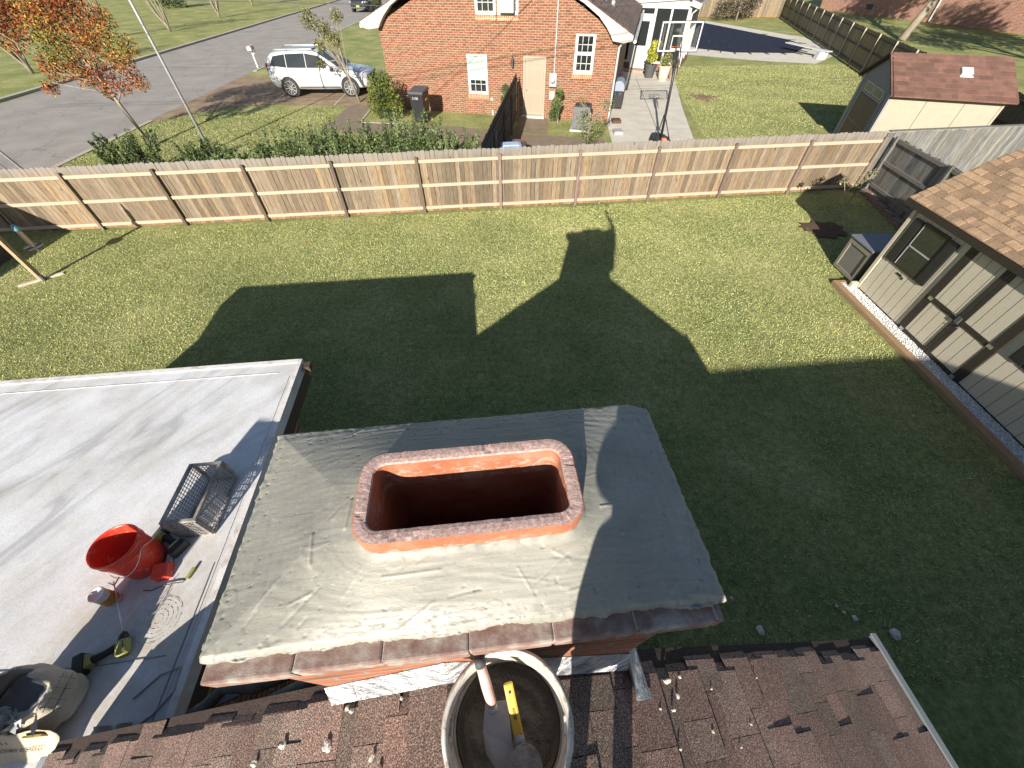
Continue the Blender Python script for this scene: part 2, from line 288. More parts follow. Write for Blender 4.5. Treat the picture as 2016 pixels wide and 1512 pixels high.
# ================================================================ OUR HOUSE
def shinglemat(name, cs, sp=90):
    m, t, b = nodes(name); o = t.nodes.new('ShaderNodeTexCoord').outputs['Object']; g_ = noise(t, o, sp, 2, .9); a = t.nodes.new('ShaderNodeAttribute'); a.attribute_name = 'tint'
    c = ramp(t, g_, [(.3, cs[0]), (.5, cs[1]), (.66, cs[2])]); bl = ramp(t, noise(t, o, 4, 3), [(.3, (.8, .8, .8)), (.7, (1.15, 1.1, 1.1))])
    t.links.new(mix(t, 1., mix(t, 1., c, a.outputs['Color'], 'MULTIPLY'), bl, 'MULTIPLY'), b.inputs['Base Color']); b.inputs['Roughness'].default_value = .9; bump(t, b, g_, .8, .004); return m
MAT['shingle'] = shinglemat('brown roof shingles', [(.02, .014, .012), (.12, .083, .068), (.44, .33, .28)], 210)
MAT['shingle_tan'] = shinglemat('tan roof shingles', [(.2, .13, .075), (.3, .2, .12), (.42, .3, .19)], 60)
MAT['shingle_red'] = shinglemat('red brown roof shingles', [(.09, .045, .033), (.13, .066, .048), (.18, .1, .074)], 40)
MAT['fascia'] = M('dark brown fascia', (.06, .04, .03), rough=.7)
house = empty('house', W(0, -2, 0), label='our own house with shingled gable wing, white flat roof and mortar topped chimney', cat='house')
hp = house.matrix_basis.inverted() if False else None
def child(o, p=house):  # parent keeping world placement
    o.parent = p; M_ = Matrix.Translation(p.location) @ Matrix.Rotation(p.rotation_euler.z, 4, 'Z')
    q = p.parent
    o.matrix_parent_inverse = M_.inverted() if q is None else Matrix.Identity(4)
    return o
ZR, UR, SL, UE, VR = 4.08, -.2, .583, 2.36, .185
def zroof(u): return ZR-SL*abs(u-UR)
rf = HB(); rg = random.Random(11)
CS = math.cos(math.atan(SL)); EXP = .128*CS
def slope(side, uend, rf):
    S = lambda u, v, dz: W(u, v, zroof(u)+dz)
    # deck
    rf.col = (.25, .2, .18); a, b_ = UR, uend
    rf.hexa([S(a, -4.2, -.06), S(b_, -4.2, -.06), S(b_, VR, -.06), S(a, VR, -.06), S(a, -4.2, -.012), S(b_, -4.2, -.012), S(b_, VR, -.012), S(a, VR, -.012)])
    n = int(abs(uend-UR)/EXP)+1
    for i in range(n):
        u0 = uend-side*i*EXP; u1 = u0-side*(EXP+.05)
        if side*(u1-UR) < 0: u1 = UR
        v = -4.2+rg.uniform(0, .3); vend0 = VR-rg.uniform(.045, .085)
        base = rg.uniform(.93, 1.07)
        while v < VR-.001:
            wv = rg.choice([.12, .16, .22, .3, .34]); v2 = min(v+wv, vend0 if v < vend0-.06 else VR); last = v2 >= VR-.0001
            th = .004 if rg.random() < .55 else .011
            q = rg.uniform(.8, 1.25); warm = rg.uniform(.96, 1.16); rf.col = (q*base*warm, q*base, q*base*.95)
            z1 = 0.0; z2 = -.035 if last else 0
            if last: z2 = -.045
            g_ = .0012
            def P_(u, vv, top, near):  # butt end thick, top end thin; slight lift at the butt
                dz = (z2 if abs(vv-v2+g_) < .001 else z1)+(th if (near and top) else (th*.5 if top else -.008)); return S(u, vv, dz)
            rf.hexa([P_(u0, v+g_, 0, 1), P_(u1, v+g_, 0, 0), P_(u1, v2-g_, 0, 0), P_(u0, v2-g_, 0, 1), P_(u0, v+g_, 1, 1), P_(u1, v+g_, 1, 0), P_(u1, v2-g_, 1, 0), P_(u0, v2-g_, 1, 1)])
            v = v2
slope(1, UE, rf); slope(-1, -2.52, rf)
# ridge caps
v = -4.2
while v < VR-.03:
    q = rg.uniform(.8, 1.2); rf.col = (q, q*.97, q*.95); v2 = min(v+.143, VR)
    for s_ in (-1, 1):
        uo = UR+s_*.13
        rf.hexa([W(UR, v, ZR-.01), W(uo, v, zroof(uo)), W(uo, v2, zroof(uo)), W(UR, v2, ZR-.01), W(UR, v, ZR+.02), W(uo, v, zroof(uo)+.018), W(uo, v2, zroof(uo)+.011), W(UR, v2, ZR+.012)])
    v = v2
roof = child(rf.build('roof', MAT['shingle']))
roof['label'] = 'brown shingle roof of the gable wing'
# wing wall & fascia
b = HB(); b.prism([W(-2.0, VR-.08, 0), W(2.15, VR-.08, 0), W(2.15, VR-.08, 2.62), W(UR, VR-.08, 3.95), W(-2.0, VR-.08, 3.0)], E2*-.2)
b.box((2.0, -4.2, 0), (2.15, VR-.3, 2.6)); child(b.build('wall', MAT['brick_house']))
b = HB(); b.obb(W(UE+.012, -2.0, zroof(UE)-.055), E1, E2, EZ, .012, 2.2, .06); b.obb(W(UE+.02, -2.0, zroof(UE)+.014), (E1-EZ*SL).normalized(), E2, (EZ+E1*SL).normalized(), .032, 2.21, .004)
MAT['drip'] = M('pale drip edge metal', (.3, .33, .36), (.24, .27, .3), 5, .4, metal=.35); child(b.build('drip_edge', MAT['drip']))
b = HB()
for i in range(12):
    v0 = -4.2+i*.37
b.hexa([W(UE+.03, -4.2, 2.36), W(UE+.1, -4.2, 2.36), W(UE+.1, VR, 2.36), W(UE+.03, VR, 2.36), W(UE+.03, -4.2, 2.47), W(UE+.1, -4.2, 2.47), W(UE+.1, VR, 2.47), W(UE+.03, VR, 2.47)])
child(b.build('gutter', MAT['drip']))
# main block behind
b = HB(); b.box((-7, -10.5, 0), (11, -4.3, 2.7)); b.prism([W(-7, -4.3, 2.7), W(-7, -10.5, 2.7), W(-7, -7.4, 4.3)], E1*18); child(b.build('wall', MAT['brick_house']))
b = HB(); RY, RZ = -5.6, 4.72
for s_, ve, ze in ((1, -3.9, 3.7), (-1, -10.9, 2.35)):
    b.hexa([W(2.6 if s_ > 0 else -7.3, ve, ze-.06), W(11.4, ve, ze-.06), W(11.4, RY, RZ-.06), W(2.6 if s_ > 0 else -7.3, RY, RZ-.06), W(2.6 if s_ > 0 else -7.3, ve, ze), W(11.4, ve, ze), W(11.4, RY, RZ), W(2.6 if s_ > 0 else -7.3, RY, RZ)])
child(b.build('main_roof', MAT['shingle']))
# flat roof
MAT['membrane'] = None
m, t, bb = nodes('white roof membrane'); o_ = t.nodes.new('ShaderNodeTexCoord').outputs['Object']
mp = t.nodes.new('ShaderNodeMapping'); mp.inputs['Rotation'].default_value = (0, 0, .55); t.links.new(o_, mp.inputs[0])
st = noise(t, mp.outputs[0], 1.3, 5, .6, 1.2, sc=(2.6, .5, 1)); fn = noise(t, o_, 70, 4, .8); bl = noise(t, o_, 2.2, 5)
c_ = ramp(t, st, [(.34, (.4, .4, .415)), (.46, (.54, .54, .55)), (.6, (.6, .6, .61))]); c_ = mix(t, 1., c_, ramp(t, fn, [(.3, (.82, .82, .82)), (.6, (1.05, 1.05, 1.05))]), 'MULTIPLY')
c_ = mix(t, 1., c_, ramp(t, bl, [(.35, (.86, .84, .8)), (.6, (1.03, 1.03, 1.04))]), 'MULTIPLY')
# brown-grey slurry stains near the working area
sp = t.nodes.new('ShaderNodeVectorMath'); sp.operation = 'DISTANCE'; t.links.new(o_, sp.inputs[0]); sp.inputs[1].default_value = tuple(W(-2.55, .75, 2.51))
near = math_(t, 'MULTIPLY', ramp(t, math_(t, 'MULTIPLY', sp.outputs['Value'], .8), [(.1, (1, 1, 1)), (.8, (0, 0, 0))]), ramp(t, noise(t, o_, 7, 6, .7), [(.35, (.1, .1, .1)), (.65, (1, 1, 1))]))
c_ = mix(t, near, c_, (.42, .37, .3))
gt = ramp(t, noise(t, o_, 120, 5, .7), [(.33, (.45, .43, .4)), (.4, (1, 1, 1))]); gm_ = ramp(t, noise(t, o_, 3.1, 6, .7), [(.45, (0, 0, 0)), (.6, (1, 1, 1))]); c_ = mix(t, gm_, c_, mix(t, 1., c_, gt, 'MULTIPLY')); t.links.new(c_, bb.inputs['Base Color']); bb.inputs['Roughness'].default_value = .6; bump(t, bb, fn, .25, .004); MAT['membrane'] = m
ZF = 2.51
b = HB(); b.hexa([W(-7.95, -4.2, ZF-.12), W(-2.07, -4.2, ZF-.12), W(-2.09, 3.36, ZF-.12), W(-7.95, 3.36, ZF-.12), W(-7.95, -4.2, ZF), W(-2.07, -4.2, ZF), W(-2.09, 3.36, ZF), W(-7.95, 3.36, ZF)])
flat = child(b.build('flat_roof', m, bevel=.004)); flat['label'] = 'white coated flat roof'
b = HB(); b.box((-7.9, 3.3, ZF+.001), (-2.12, 3.355, ZF+.012)); b.box((-7.9, 3.16, ZF+.001), (-2.3, 3.164, ZF+.006))
for q in ((-2.17, .3, -2.165, 3.1),): b.box((q[0], q[1], ZF+.001), (q[2], q[3], ZF+.004))
b.hexa([W(-2.12, -.4, ZF+.001), W(-2.07, -.4, ZF+.001), W(-2.09, 3.355, ZF+.001), W(-2.13, 3.355, ZF+.001), W(-2.12, -.4, ZF+.009), W(-2.07, -.4, ZF+.009), W(-2.09, 3.355, ZF+.009), W(-2.13, 3.355, ZF+.009)])
child(b.build('edge_trim', M('roof edge coating', (.4, .35, .32), (.58, .55, .53), 9, .7, .3, 50, c3=(.66, .64, .63))))
b = HB(); b.box((-7.93, -4.1, ZF-.3), (-2.1, 3.34, ZF-.121)); child(b.build('fascia', MAT['fascia']))
b = HB(); b.box((-7.6, -4, 0), (-2.35, 3.0, ZF-.3)); child(b.build('wall', MAT['brick_house']))
b = HB(); b.box((-2.06, 3.24, ZF-.09), (-2.0, 3.33, ZF-.02)); child(b.build('gutter_end', MAT['fascia']))
# flashing at the left slope foot
b = HB(); b.box((-2.56, -.9, ZF+.001), (-2.5, .13, zroof(-2.52)+.004)); child(b.build('flashing', MAT['alu']))
# chimney --------------------------------------------------------
chim = MB(); 
MAT['brick_ch'] = brickmat('chimney brick', (.27, .08, .034), (.32, .11, .045), (.22, .18, .145), .215, .068, .009)
MAT['ledge'] = M('mortar stained ledge brick', (.14, .06, .048), (.22, .15, .125), 18, .9, .5, 110, .003, c3=(.36, .33, .29), detail=10)
b = HB(); b.box((-.62, .16, 0), (.44, .36, 4.37)); b.box((-.62, .63, 0), (.44, .79, 4.37)); b.box((-.62, .361, 0), (-.385, .629, 4.37)); b.box((.25, .361, 0), (.44, .629, 4.37)); chimney = b.build('chimney', MAT['brick_ch']); child(chimney, house)
def sub(o, p=chimney): o.parent = p; o.matrix_parent_inverse = Matrix.Identity(4); return o
b = HB(); u = -.745
while u < .55:
    w_ = min(.215, .565-u); b.col = (1, 1, 1); b.box((u+.001, .145+rg.uniform(-.0015, .0015), 4.37), (u+w_-.0015, .358, 4.44+rg.uniform(-.002, .002))); u += w_
for v in np.arange(.36, .83, .1): 
    b.box((-.745, v, 4.37), (-.52, min(v+.096, .83), 4.44)); b.box((.33, v, 4.37), (.565, min(v+.096, .83), 4.44))
b.box((-.515, .74, 4.37), (.325, .83, 4.44)); sub(b.build('brick_ledge', MAT['ledge'], bevel=.006))
b = HB(); b.box((-.74, .15, 4.372), (.56, .36, 4.436)); b.box((-.74, .631, 4.372), (.56, .82, 4.436)); b.box((-.74, .361, 4.372), (-.385, .63, 4.436)); b.box((.25, .361, 4.372), (.56, .63, 4.436)); sub(b.build('mortar_bed', M('ledge mortar', (.3, .28, .24), (.42, .39, .34), 30, .9, .6, 60)))
# crown: mortar wash with trowel ridges
FU0, FU1, FV0, FV1, ZFL = -.381, .229, .364, .632, 4.622
def rr(u, v, cu, cv, hu, hv, r_):  # signed distance to a rounded rectangle
    dx = abs(u-cu)-(hu-r_); dy = abs(v-cv)-(hv-r_); return math.hypot(max(dx, 0), max(dy, 0))+min(max(dx, dy), 0)-r_
from mathutils import noise as mn
CU, CV, HU, HV = -.086, .521, .667, .332
FC = ((FU0+FU1)/2, (FV0+FV1)/2); FH = ((FU1-FU0)/2, (FV1-FV0)/2)
NU, NV = 430, 230
SCR = [(-.42, .53, -.425, .45, .004, .004), (-.52, .45, -.51, .37, .004, .0035), (-.31, .315, -.16, .318, .003, .0025), (.29, .44, .36, .45, .003, .003), (.27, .6, .3, .69, .004, .003)]
for k_ in range(46):
    a0, b0 = rg.uniform(-.72, .54), rg.choice([rg.uniform(.19, .35), rg.uniform(.2, .82)]); an_ = rg.gauss(.15, .5) if a0 > -.45 else rg.gauss(.7, .4); l_ = rg.uniform(.02, .12)
    SCR.append((a0, b0, a0+l_*math.cos(an_), b0+l_*math.sin(an_), rg.uniform(.0022, .0045), rg.choice([-1, 1, 1])*rg.uniform(.0009, .0024)))
cr = MB(); vv = []; idx = {}
for j in range(NV+1):
    for i in range(NU+1):
        a = i/NU*2-1; bq = j/NV*2-1
        wob = .012*mn.noise(Vector((a*4, bq*4, 3.1)))+.007*mn.noise(Vector((a*17, bq*13, 1)))+.003*mn.noise(Vector((a*60, bq*50, 1)))
        kk = max(abs(a), abs(bq)); k4 = kk**8
        u_ = CU+a*(HU+wob*k4)-.0*bq; v_ = CV+bq*(HV+wob*k4)
        if a > 0 and bq > 0: 
            cc = max(0, a+bq-1.86); u_ -= cc*.35; v_ -= cc*.2
        df = max(rr(u_, v_, *FC, *FH, .07), 0); de = min((HU-abs(u_-CU)), (HV-abs(v_-CV))); de = max(de, 0)
        tt = de/(de+df+1e-6)                     # 0 at edge, 1 at flue
        z_ = 4.466+.09*tt
        p = Vector((u_, v_, 0)); z_ += .004*mn.noise(p*2.6)+.0012*mn.noise(p*14)
        an = math.atan2(v_-CV, u_-CU); z_ += .0009*mn.noise(Vector((tt*22, an*2.4, 2)))+.0007*mn.noise(Vector((u_*6, v_*60+2*mn.noise(p*5), 7)))
        if df < .02: z_ += .014*(1-df/.02)**2*(.55+.9*mn.noise(Vector((u_*28, v_*28, 3))))
        pit = mn.noise(Vector((u_*70, v_*95, 12))); edg = max(0, 1-de/.13)
        if pit > .66-.2*edg: z_ -= .0022
        if mn.noise(Vector((u_*9, v_*15+3, 8))) > .42 and v_ < .42: z_ += .0011
        ed = max(0, 1-de/.011); z_ -= .012*ed**1.5; z_ += .007*ed*mn.noise(Vector((u_*60, v_*60, 9)))+.003*max(0, 1-de/.05)*mn.noise(Vector((u_*50, v_*50, 4)))
        for (a0, b0, a1_, b1_, w_, h_) in SCR:
            if abs(u_-(a0+a1_)/2) < .1 and abs(v_-(b0+b1_)/2) < .1:
                L2 = (a1_-a0)**2+(b1_-b0)**2; q_ = max(0, min(1, ((u_-a0)*(a1_-a0)+(v_-b0)*(b1_-b0))/L2)); d_ = math.hypot(u_-a0-q_*(a1_-a0), v_-b0-q_*(b1_-b0))
                if d_ < w_*2: z_ += h_*math.exp(-(d_/w_)**2)
        vv.append(W(u_, v_, z_))
def gid(i, j): return j*(NU+1)+i
ff = []
for j in range(NV):
    for i in range(NU):
        pm = (vv[gid(i, j)]+vv[gid(i+1, j+1)])/2; uu = pm.x*cT+pm.y*sT; v2 = -pm.x*sT+pm.y*cT
        if rr(uu, v2, *FC, FH[0]-.015, FH[1]-.015, .06) > 0: ff.append((gid(i, j), gid(i+1, j), gid(i+1, j+1), gid(i, j+1)))
ring = [gid(i, 0) for i in range(NU+1)]+[gid(NU, j) for j in range(1, NV+1)]+[gid(i, NV) for i in range(NU-1, -1, -1)]+[gid(0, j) for j in range(NV-1, 0, -1)]
nb = len(vv); 
for q in ring: p = vv[q]; vv.append(Vector((p.x, p.y, 4.437)))
for k_ in range(len(ring)): k2 = (k_+1) % len(ring); ff.append((ring[k_], nb+k_, nb+k2, ring[k2]))
cr.add(vv, ff)
m, t, bb = nodes('fresh mortar'); o_ = t.nodes.new('ShaderNodeTexCoord').outputs['Object']
c_ = ramp(t, noise(t, o_, 2.6, 5, .6, .8), [(.3, (.205, .2, .172)), (.5, (.245, .238, .206)), (.7, (.285, .278, .242))])
sm = noise(t, o_, 3, 6, .65, 2.5, sc=(1, 7, 1)); c_ = mix(t, 1., c_, ramp(t, sm, [(.3, (.88, .9, .92)), (.7, (1.1, 1.08, 1.03))]), 'MULTIPLY')
mpp = t.nodes.new('ShaderNodeMapping'); mpp.inputs['Location'].default_value = tuple(-W(-.2, .235, 0)); mpp.inputs['Rotation'].default_value = (0, 0, -TH); t.links.new(o_, mpp.inputs[0])
mq = t.nodes.new('ShaderNodeVectorMath'); mq.operation = 'MULTIPLY'; mq.inputs[1].default_value = (2.6, 26, 0); t.links.new(mpp.outputs[0], mq.inputs[0]); ml = t.nodes.new('ShaderNodeVectorMath'); ml.operation = 'LENGTH'; t.links.new(mq.outputs[0], ml.inputs[0])
lit_msk = math_(t, 'MULTIPLY', ramp(t, ml.outputs['Value'], [(.5, (1, 1, 1)), (1, (0, 0, 0))]), ramp(t, noise(t, o_, 16, 9, .8, 1.5, sc=(1, 5, 1)), [(.44, (0, 0, 0)), (.52, (.75, .75, .75))]))
c_ = mix(t, lit_msk, c_, (.42, .405, .365))  # pale smear patch, painting the front slope's sunlit brightness into the mortar colour
spk = ramp(t, noise(t, o_, 75, 3, .5), [(.3, (.85, .85, .85)), (.4, (1, 1, 1)), (.64, (1, 1, 1)), (.72, (1.25, 1.25, 1.22))]); c_ = mix(t, 1., c_, spk, 'MULTIPLY')
t.links.new(c_, bb.inputs['Base Color']); t.links.new(math_(t, 'ADD', .3, math_(t, 'MULTIPLY', noise(t, o_, 3.5, 4), .42)), bb.inputs['Roughness'])
n1 = bump(t, bb, noise(t, o_, 9, 8, .75, 1.5, sc=(1, 5, 1)), .3, .004); bump(t, bb, noise(t, o_, 130, 4, .7), .25, .002, n1)
crown = sub(cr.build('crown', m, smooth=True, recalc=False)); crown['label'] = 'smooth grey green mortar crown'
# flue liner
fl = HB(); 
def rrpts(hu, hv, r_, n=9):
    out = []
    for q, (sx, sy) in enumerate(((1, 1), (-1, 1), (-1, -1), (1, -1))):
        for k in range(n):
            a = PI/2*q+PI/2*k/(n-1); out.append((FC[0]+sx*(hu-r_)+r_*math.cos(a), FC[1]+sy*(hv-r_)+r_*math.sin(a)))
    return out
def dens(pts):
    out = []
    for i in range(len(pts)):
        a, b_ = pts[i], pts[(i+1) % len(pts)]; l = math.hypot(b_[0]-a[0], b_[1]-a[1]); n = max(1, int(l/.0035))
        for k in range(n): out.append((a[0]+(b_[0]-a[0])*k/n, a[1]+(b_[1]-a[1])*k/n))
    return out
O = dens(rrpts(FH[0], FH[1], .07)); TW = .039; N_ = len(O)
def inset(p, d):
    # move towards the inner rounded rectangle
    cu = min(max(p[0], FC[0]-FH[0]+.07), FC[0]+FH[0]-.07); cv = min(max(p[1], FC[1]-FH[1]+.07), FC[1]+FH[1]-.07); dx, dy = p[0]-cu, p[1]-cv; l = math.hypot(dx, dy) or 1; return (p[0]-dx/l*d, p[1]-dy/l*d)
def rn(x, y, z): return .6*mn.noise(Vector((x*38, y*38, z)))+.5*mn.noise(Vector((x*95, y*95, z+4)))+.35*mn.noise(Vector((x*210, y*210, z+9)))+(-1.6 if mn.noise(Vector((x*21, y*21, z*.3))) > .52 else 0)
rings = []; 
for (d, z_, jt) in ((0, 4.5, 0), (0, ZFL-.004, .0012), (.004, ZFL, .0025), (TW*.33, ZFL+.001, .003), (TW*.66, ZFL+.001, .003), (TW-.003, ZFL-.001, .003), (TW, ZFL-.007, .003), (TW, 4.5, 0), (TW, 1.3, 0)):
    row = []
    for k, p in enumerate(O):
        q = inset(p, d+jt*.3*rn(p[0], p[1], d*40)); row.append(W(q[0], q[1], z_+jt*.45*rn(p[0]+3, p[1], d*60)))
    rings.append(row)
vs_ = [p for r_ in rings for p in r_]; fs = []; mi = []
for a in range(len(rings)-1):
    for k in range(N_): fs.append((a*N_+k, a*N_+(k+1) % N_, (a+1)*N_+(k+1) % N_, (a+1)*N_+k)); mi.append(1 if 2 <= a <= 5 else 0)
fl.v = vs_; fl.f = fs; fl.c = [(1, 1, 1)]*len(fs); fl.m = mi
MAT['clay'] = M('orange clay', (.27, .082, .035), (.33, .115, .055), 7, .85, .4, 120, .004, c3=(.37, .2, .14), detail=9)
m, t, bb = nodes('mortar smeared clay rim'); o_ = t.nodes.new('ShaderNodeTexCoord').outputs['Object']
t.links.new(ramp(t, noise(t, o_, 90, 8, .8), [(.34, (.28, .15, .125)), (.5, (.38, .25, .22)), (.62, (.5, .42, .39))]), bb.inputs['Base Color']); bb.inputs['Roughness'].default_value = .85; bump(t, bb, noise(t, o_, 160, 6, .8), .8, .003)
cm = MAT['clay'].node_tree; cb = cm.nodes['Principled BSDF']; srcc = cb.inputs['Base Color'].links[0].from_socket; ocl = cm.nodes.new('ShaderNodeTexCoord').outputs['Object']
sz_ = cm.nodes.new('ShaderNodeSeparateXYZ'); cm.links.new(ocl, sz_.inputs[0]); low_ = ramp(cm, math_(cm, 'SUBTRACT', sz_.outputs[2], 4.0), [(.49, (0, 0, 0)), (.5, (1, 1, 1)), (.56, (1, 1, 1)), (.6, (.15, .15, .15))])
smr = ramp(cm, noise(cm, ocl, 22, 8, .75, 1, sc=(1, 1, 2)), [(.5, (0, 0, 0)), (.58, (.8, .8, .8))]); cm.links.new(mix(cm, math_(cm, 'MULTIPLY', smr, low_), srcc, (.36, .3, .24)), cb.inputs['Base Color'])
flue = sub(fl.build('flue_liner', [MAT['clay'], m], recalc=False)); flue['label'] = 'orange clay flue liner'
for p in flue.data.polygons: p.use_smooth = False
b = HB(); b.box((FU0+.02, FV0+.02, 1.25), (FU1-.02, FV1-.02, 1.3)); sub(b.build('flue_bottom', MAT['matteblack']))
# flashing around the base of the chimney
MAT['flash'] = M('crumpled flashing', (.1, .1, .12), (.45, .46, .48), 9, .35, .9, 14, .03, metal=.75, c3=(.75, .76, .78), sc=(1, 1, 3)); fb = HB()
for (ua, ub) in ((-.64, UR), (UR, .46)):
    n = 8
    for i in range(n):
        a = ua+(ub-ua)*i/n; c2 = ua+(ub-ua)*(i+1)/n; j1 = rg.uniform(-.004, .004)
        fb.hexa([W(a, .115, zroof(a)+.016), W(c2, .115, zroof(c2)+.016), W(c2, .157, zroof(c2)+.018), W(a, .157, zroof(a)+.018), W(a, .119+j1, zroof(a)+.022), W(c2, .119, zroof(c2)+.022), W(c2, .158, zroof(c2)+.11), W(a, .158, zroof(a)+.11)])
fb.hexa([W(.46, .02, zroof(.46)+.018), W(.53, .02, zroof(.53)+.018), W(.52, .2, zroof(.52)+.018), W(.46, .2, zroof(.46)+.018), W(.46, .02, zroof(.46)+.024), W(.53, .02, zroof(.53)+.024), W(.5, .2, zroof(.5)+.05), W(.46, .2, zroof(.46)+.1)])
sub(fb.build('flashing', MAT['flash']))
# ================================================================ ROOF THINGS
def fit(o): return o
# white mortar bucket
BC = W(-.02, 0.0, 0); zb = 3.985
buck = empty('bucket', (BC.x, BC.y, zb), label='white plastic bucket of wet mortar on the shingled ridge', cat='bucket')
b = MB(); b.lathe([(.0, .0), (.128, .0), (.133, .01), (.152, .335), (.152, .345), (.161, .347), (.161, .358), (.155, .374), (.1475, .374), (.146, .35), (.13, .03), (0, .03)], n=64)
m, t, bb = nodes('mortar smeared white plastic'); o_ = t.nodes.new('ShaderNodeTexCoord').outputs['Object']
c_ = ramp(t, noise(t, o_, 9, 6, .7, 1.2, sc=(1, 1, 2.5)), [(.44, (.6, .58, .53)), (.52, (.48, .44, .37)), (.6, (.22, .195, .16))]); t.links.new(c_, bb.inputs['Base Color']); bb.inputs['Roughness'].default_value = .45; MAT['bucketwhite'] = m
o = b.build('shell', m, buck, smooth=True, recalc=False)
MAT['wet'] = M('wet dark mortar', (.07, .06, .048), (.14, .12, .098), 10, .35, .8, 22, .02, c3=(.2, .175, .145))
mm = MB(); n = 60; vs_ = [(0, 0, .165)]; fs = []
for j in range(1, 16):
    for k in range(n):
        r_ = .1365*j/15; a = 2*PI*k/n; x, y = r_*math.cos(a), r_*math.sin(a); z_ = .165+.02*(j/15)**3+.018*mn.noise(Vector((x*12, y*12, 1)))+.006*mn.noise(Vector((x*45, y*45, 2)))+(.05*((j-13)/2) if j > 13 else 0)
        vs_.append((x, y, z_))
for k in range(n): fs.append((0, 1+k, 1+(k+1) % n))
for j in range(14):
    for k in range(n): fs.append((1+j*n+k, 1+(j+1)*n+k, 1+(j+1)*n+(k+1) % n, 1+j*n+(k+1) % n))
mm.add(vs_, fs).build('mortar', MAT['wet'], buck, smooth=True)
b = MB(); b.tube([(.158*math.cos(a), .158*math.sin(a), .33-.06*math.sin(a-PI)) for a in np.linspace(PI*1.02, PI*1.98, 24)], .0025, 6); b.build('handle', MAT['metal'], buck, smooth=True)
for s_ in (-1, 1): bb_ = MB(); bb_.box((s_*.152-.012, -.02, .29), (s_*.152+.012, .02, .335)); bb_.build('handle_lug', MAT['bucketwhite'], buck, bevel=.004)
# trowel with pink handle
tr = empty('trowel', (BC.x-.05, BC.y+.03, zb+.22), label='margin trowel with pink worn handle lying in the mortar bucket', cat='trowel')
MAT['steel'] = M('mortar dulled steel', (.42, .39, .37), (.55, .515, .48), 15, .6, .2, 30)
def loc(p): return (p[0]-(BC.x-.05), p[1]-(BC.y+.03), p[2]-(zb+.22))
# blade from (965,1375px) to bottom; lies on the mortar
b = MB(); pl = [(-.062, .047, .262), (-.003, .052, .27), (.012, -.045, .228), (.004, -.085, .215), (-.014, -.105, .212), (-.058, -.055, .222), (-.068, -.01, .24)]
b.prism([V3(p)+V3((.05, -.03, -.22)) for p in pl], (0, 0, .003)); b.build('blade', MAT['steel'], tr, bevel=.001)
b = MB(); a = V3((-.04, .035, .28))+V3((.05, -.03, -.22)); c2 = V3((-.074, .128, .372))+V3((.05, -.03, -.22)); b.tube([a, a.lerp(c2, .12), a.lerp(c2, .5), a.lerp(c2, .88), c2], [.008, .0135, .0145, .0125, .012], 14); b.build('handle', M('pink worn handle', (.5, .25, .22), (.66, .5, .47), 25, .6), tr, smooth=True)
b = MB(); b.tube([a.lerp(c2, .9), a.lerp(c2, 1.06)], [.0145, .014], 14); b.build('cap', MAT['dgrey'], tr, smooth=True)
b = MB(); b.tube([a.lerp(c2, -.06), a.lerp(c2, .06)], [.012, .013], 12); b.build('ferrule', MAT['steel'], tr, smooth=True)
sc_ = empty('margin_scraper', (BC.x+.03, BC.y, zb+.22), label='yellow handled round scraper half sunk in the mortar', cat='scraper'); q0 = V3((-.03, 0, -.22))
b = MB(); pts = [V3((.045*math.cos(a)+.042, .055*math.sin(a)-.088, .235+.012*math.sin(a)))+q0 for a in np.linspace(0, 2*PI, 26)[:-1]]; b.prism([p+V3((0, 0, .03)) for p in pts], (0, 0, .004)); b.build('blade', M('mortar caked blade', (.2, .175, .145), (.4, .36, .31), 30, .6, .9, 60, .01), sc_, bevel=.001)
b = MB(); b.tube([V3((.035, -.045, .248))+q0, V3((.022, 0, .268))+q0], [.014, .011], 12); b.build('shank', MAT['steel'], sc_, smooth=True)
b = MB(); A_, B_ = V3((.027, -.018, .266))+q0, V3((.0, .085, .335))+q0; d = (B_-A_).normalized(); x_ = d.cross(EZ).normalized(); z_ = x_.cross(d)
b.obb((A_+B_)/2, x_, d, z_, .0125, (B_-A_).length/2, .006); MAT['yel'] = M('yellow plastic', (.62, .36, .04), (.7, .43, .06), 20, .45); b.build('handle', MAT['yel'], sc_, bevel=.005)
b = MB(); b.lathe([(.0035, 0), (.0035, .0145)], B_-d*.02-z_*.0072, 12, z_); b.add([B_-d*.02+z_*.0072+x_*.0035*math.cos(a)+d*.0035*math.sin(a) for a in np.linspace(0, 2*PI, 13)[:-1]], [tuple(range(12))]); b.build('hang_hole', MAT['matteblack'], sc_)
def text(name, body, size, mat_, parent, mw, extrude=.0004, squash=1):
    cu = bpy.data.curves.new(name, 'FONT'); cu.body = body; cu.size = size; cu.extrude = extrude; cu.align_x = 'CENTER'; cu.align_y = 'CENTER'
    o = bpy.data.objects.new(name, cu); link(o); dg = bpy.context.evaluated_depsgraph_get(); me = bpy.data.meshes.new_from_object(o.evaluated_get(dg)); bpy.data.objects.remove(o)
    me.materials.clear(); me.materials.append(mat_); o = bpy.data.objects.new(name, me); link(o); o.parent = parent; o.matrix_parent_inverse = Matrix.Identity(4)
    o.matrix_local = mw @ Matrix.Diagonal((squash, 1, 1, 1)); return o
def frame(c, x, y): 
    x = V3(x).normalized(); y = V3(y); y = (y-x*y.dot(x)).normalized(); z = x.cross(y); m_ = Matrix((x, y, z)).transposed().to_4x4(); m_.translation = V3(c); return m_
MAT['ink'] = M('dark print', (.03, .028, .03), rough=.7)
text('lettering', 'HYDE', .011, MAT['ink'], sc_, frame((A_+B_)/2+z_*.0066-d*.01, -d, x_))
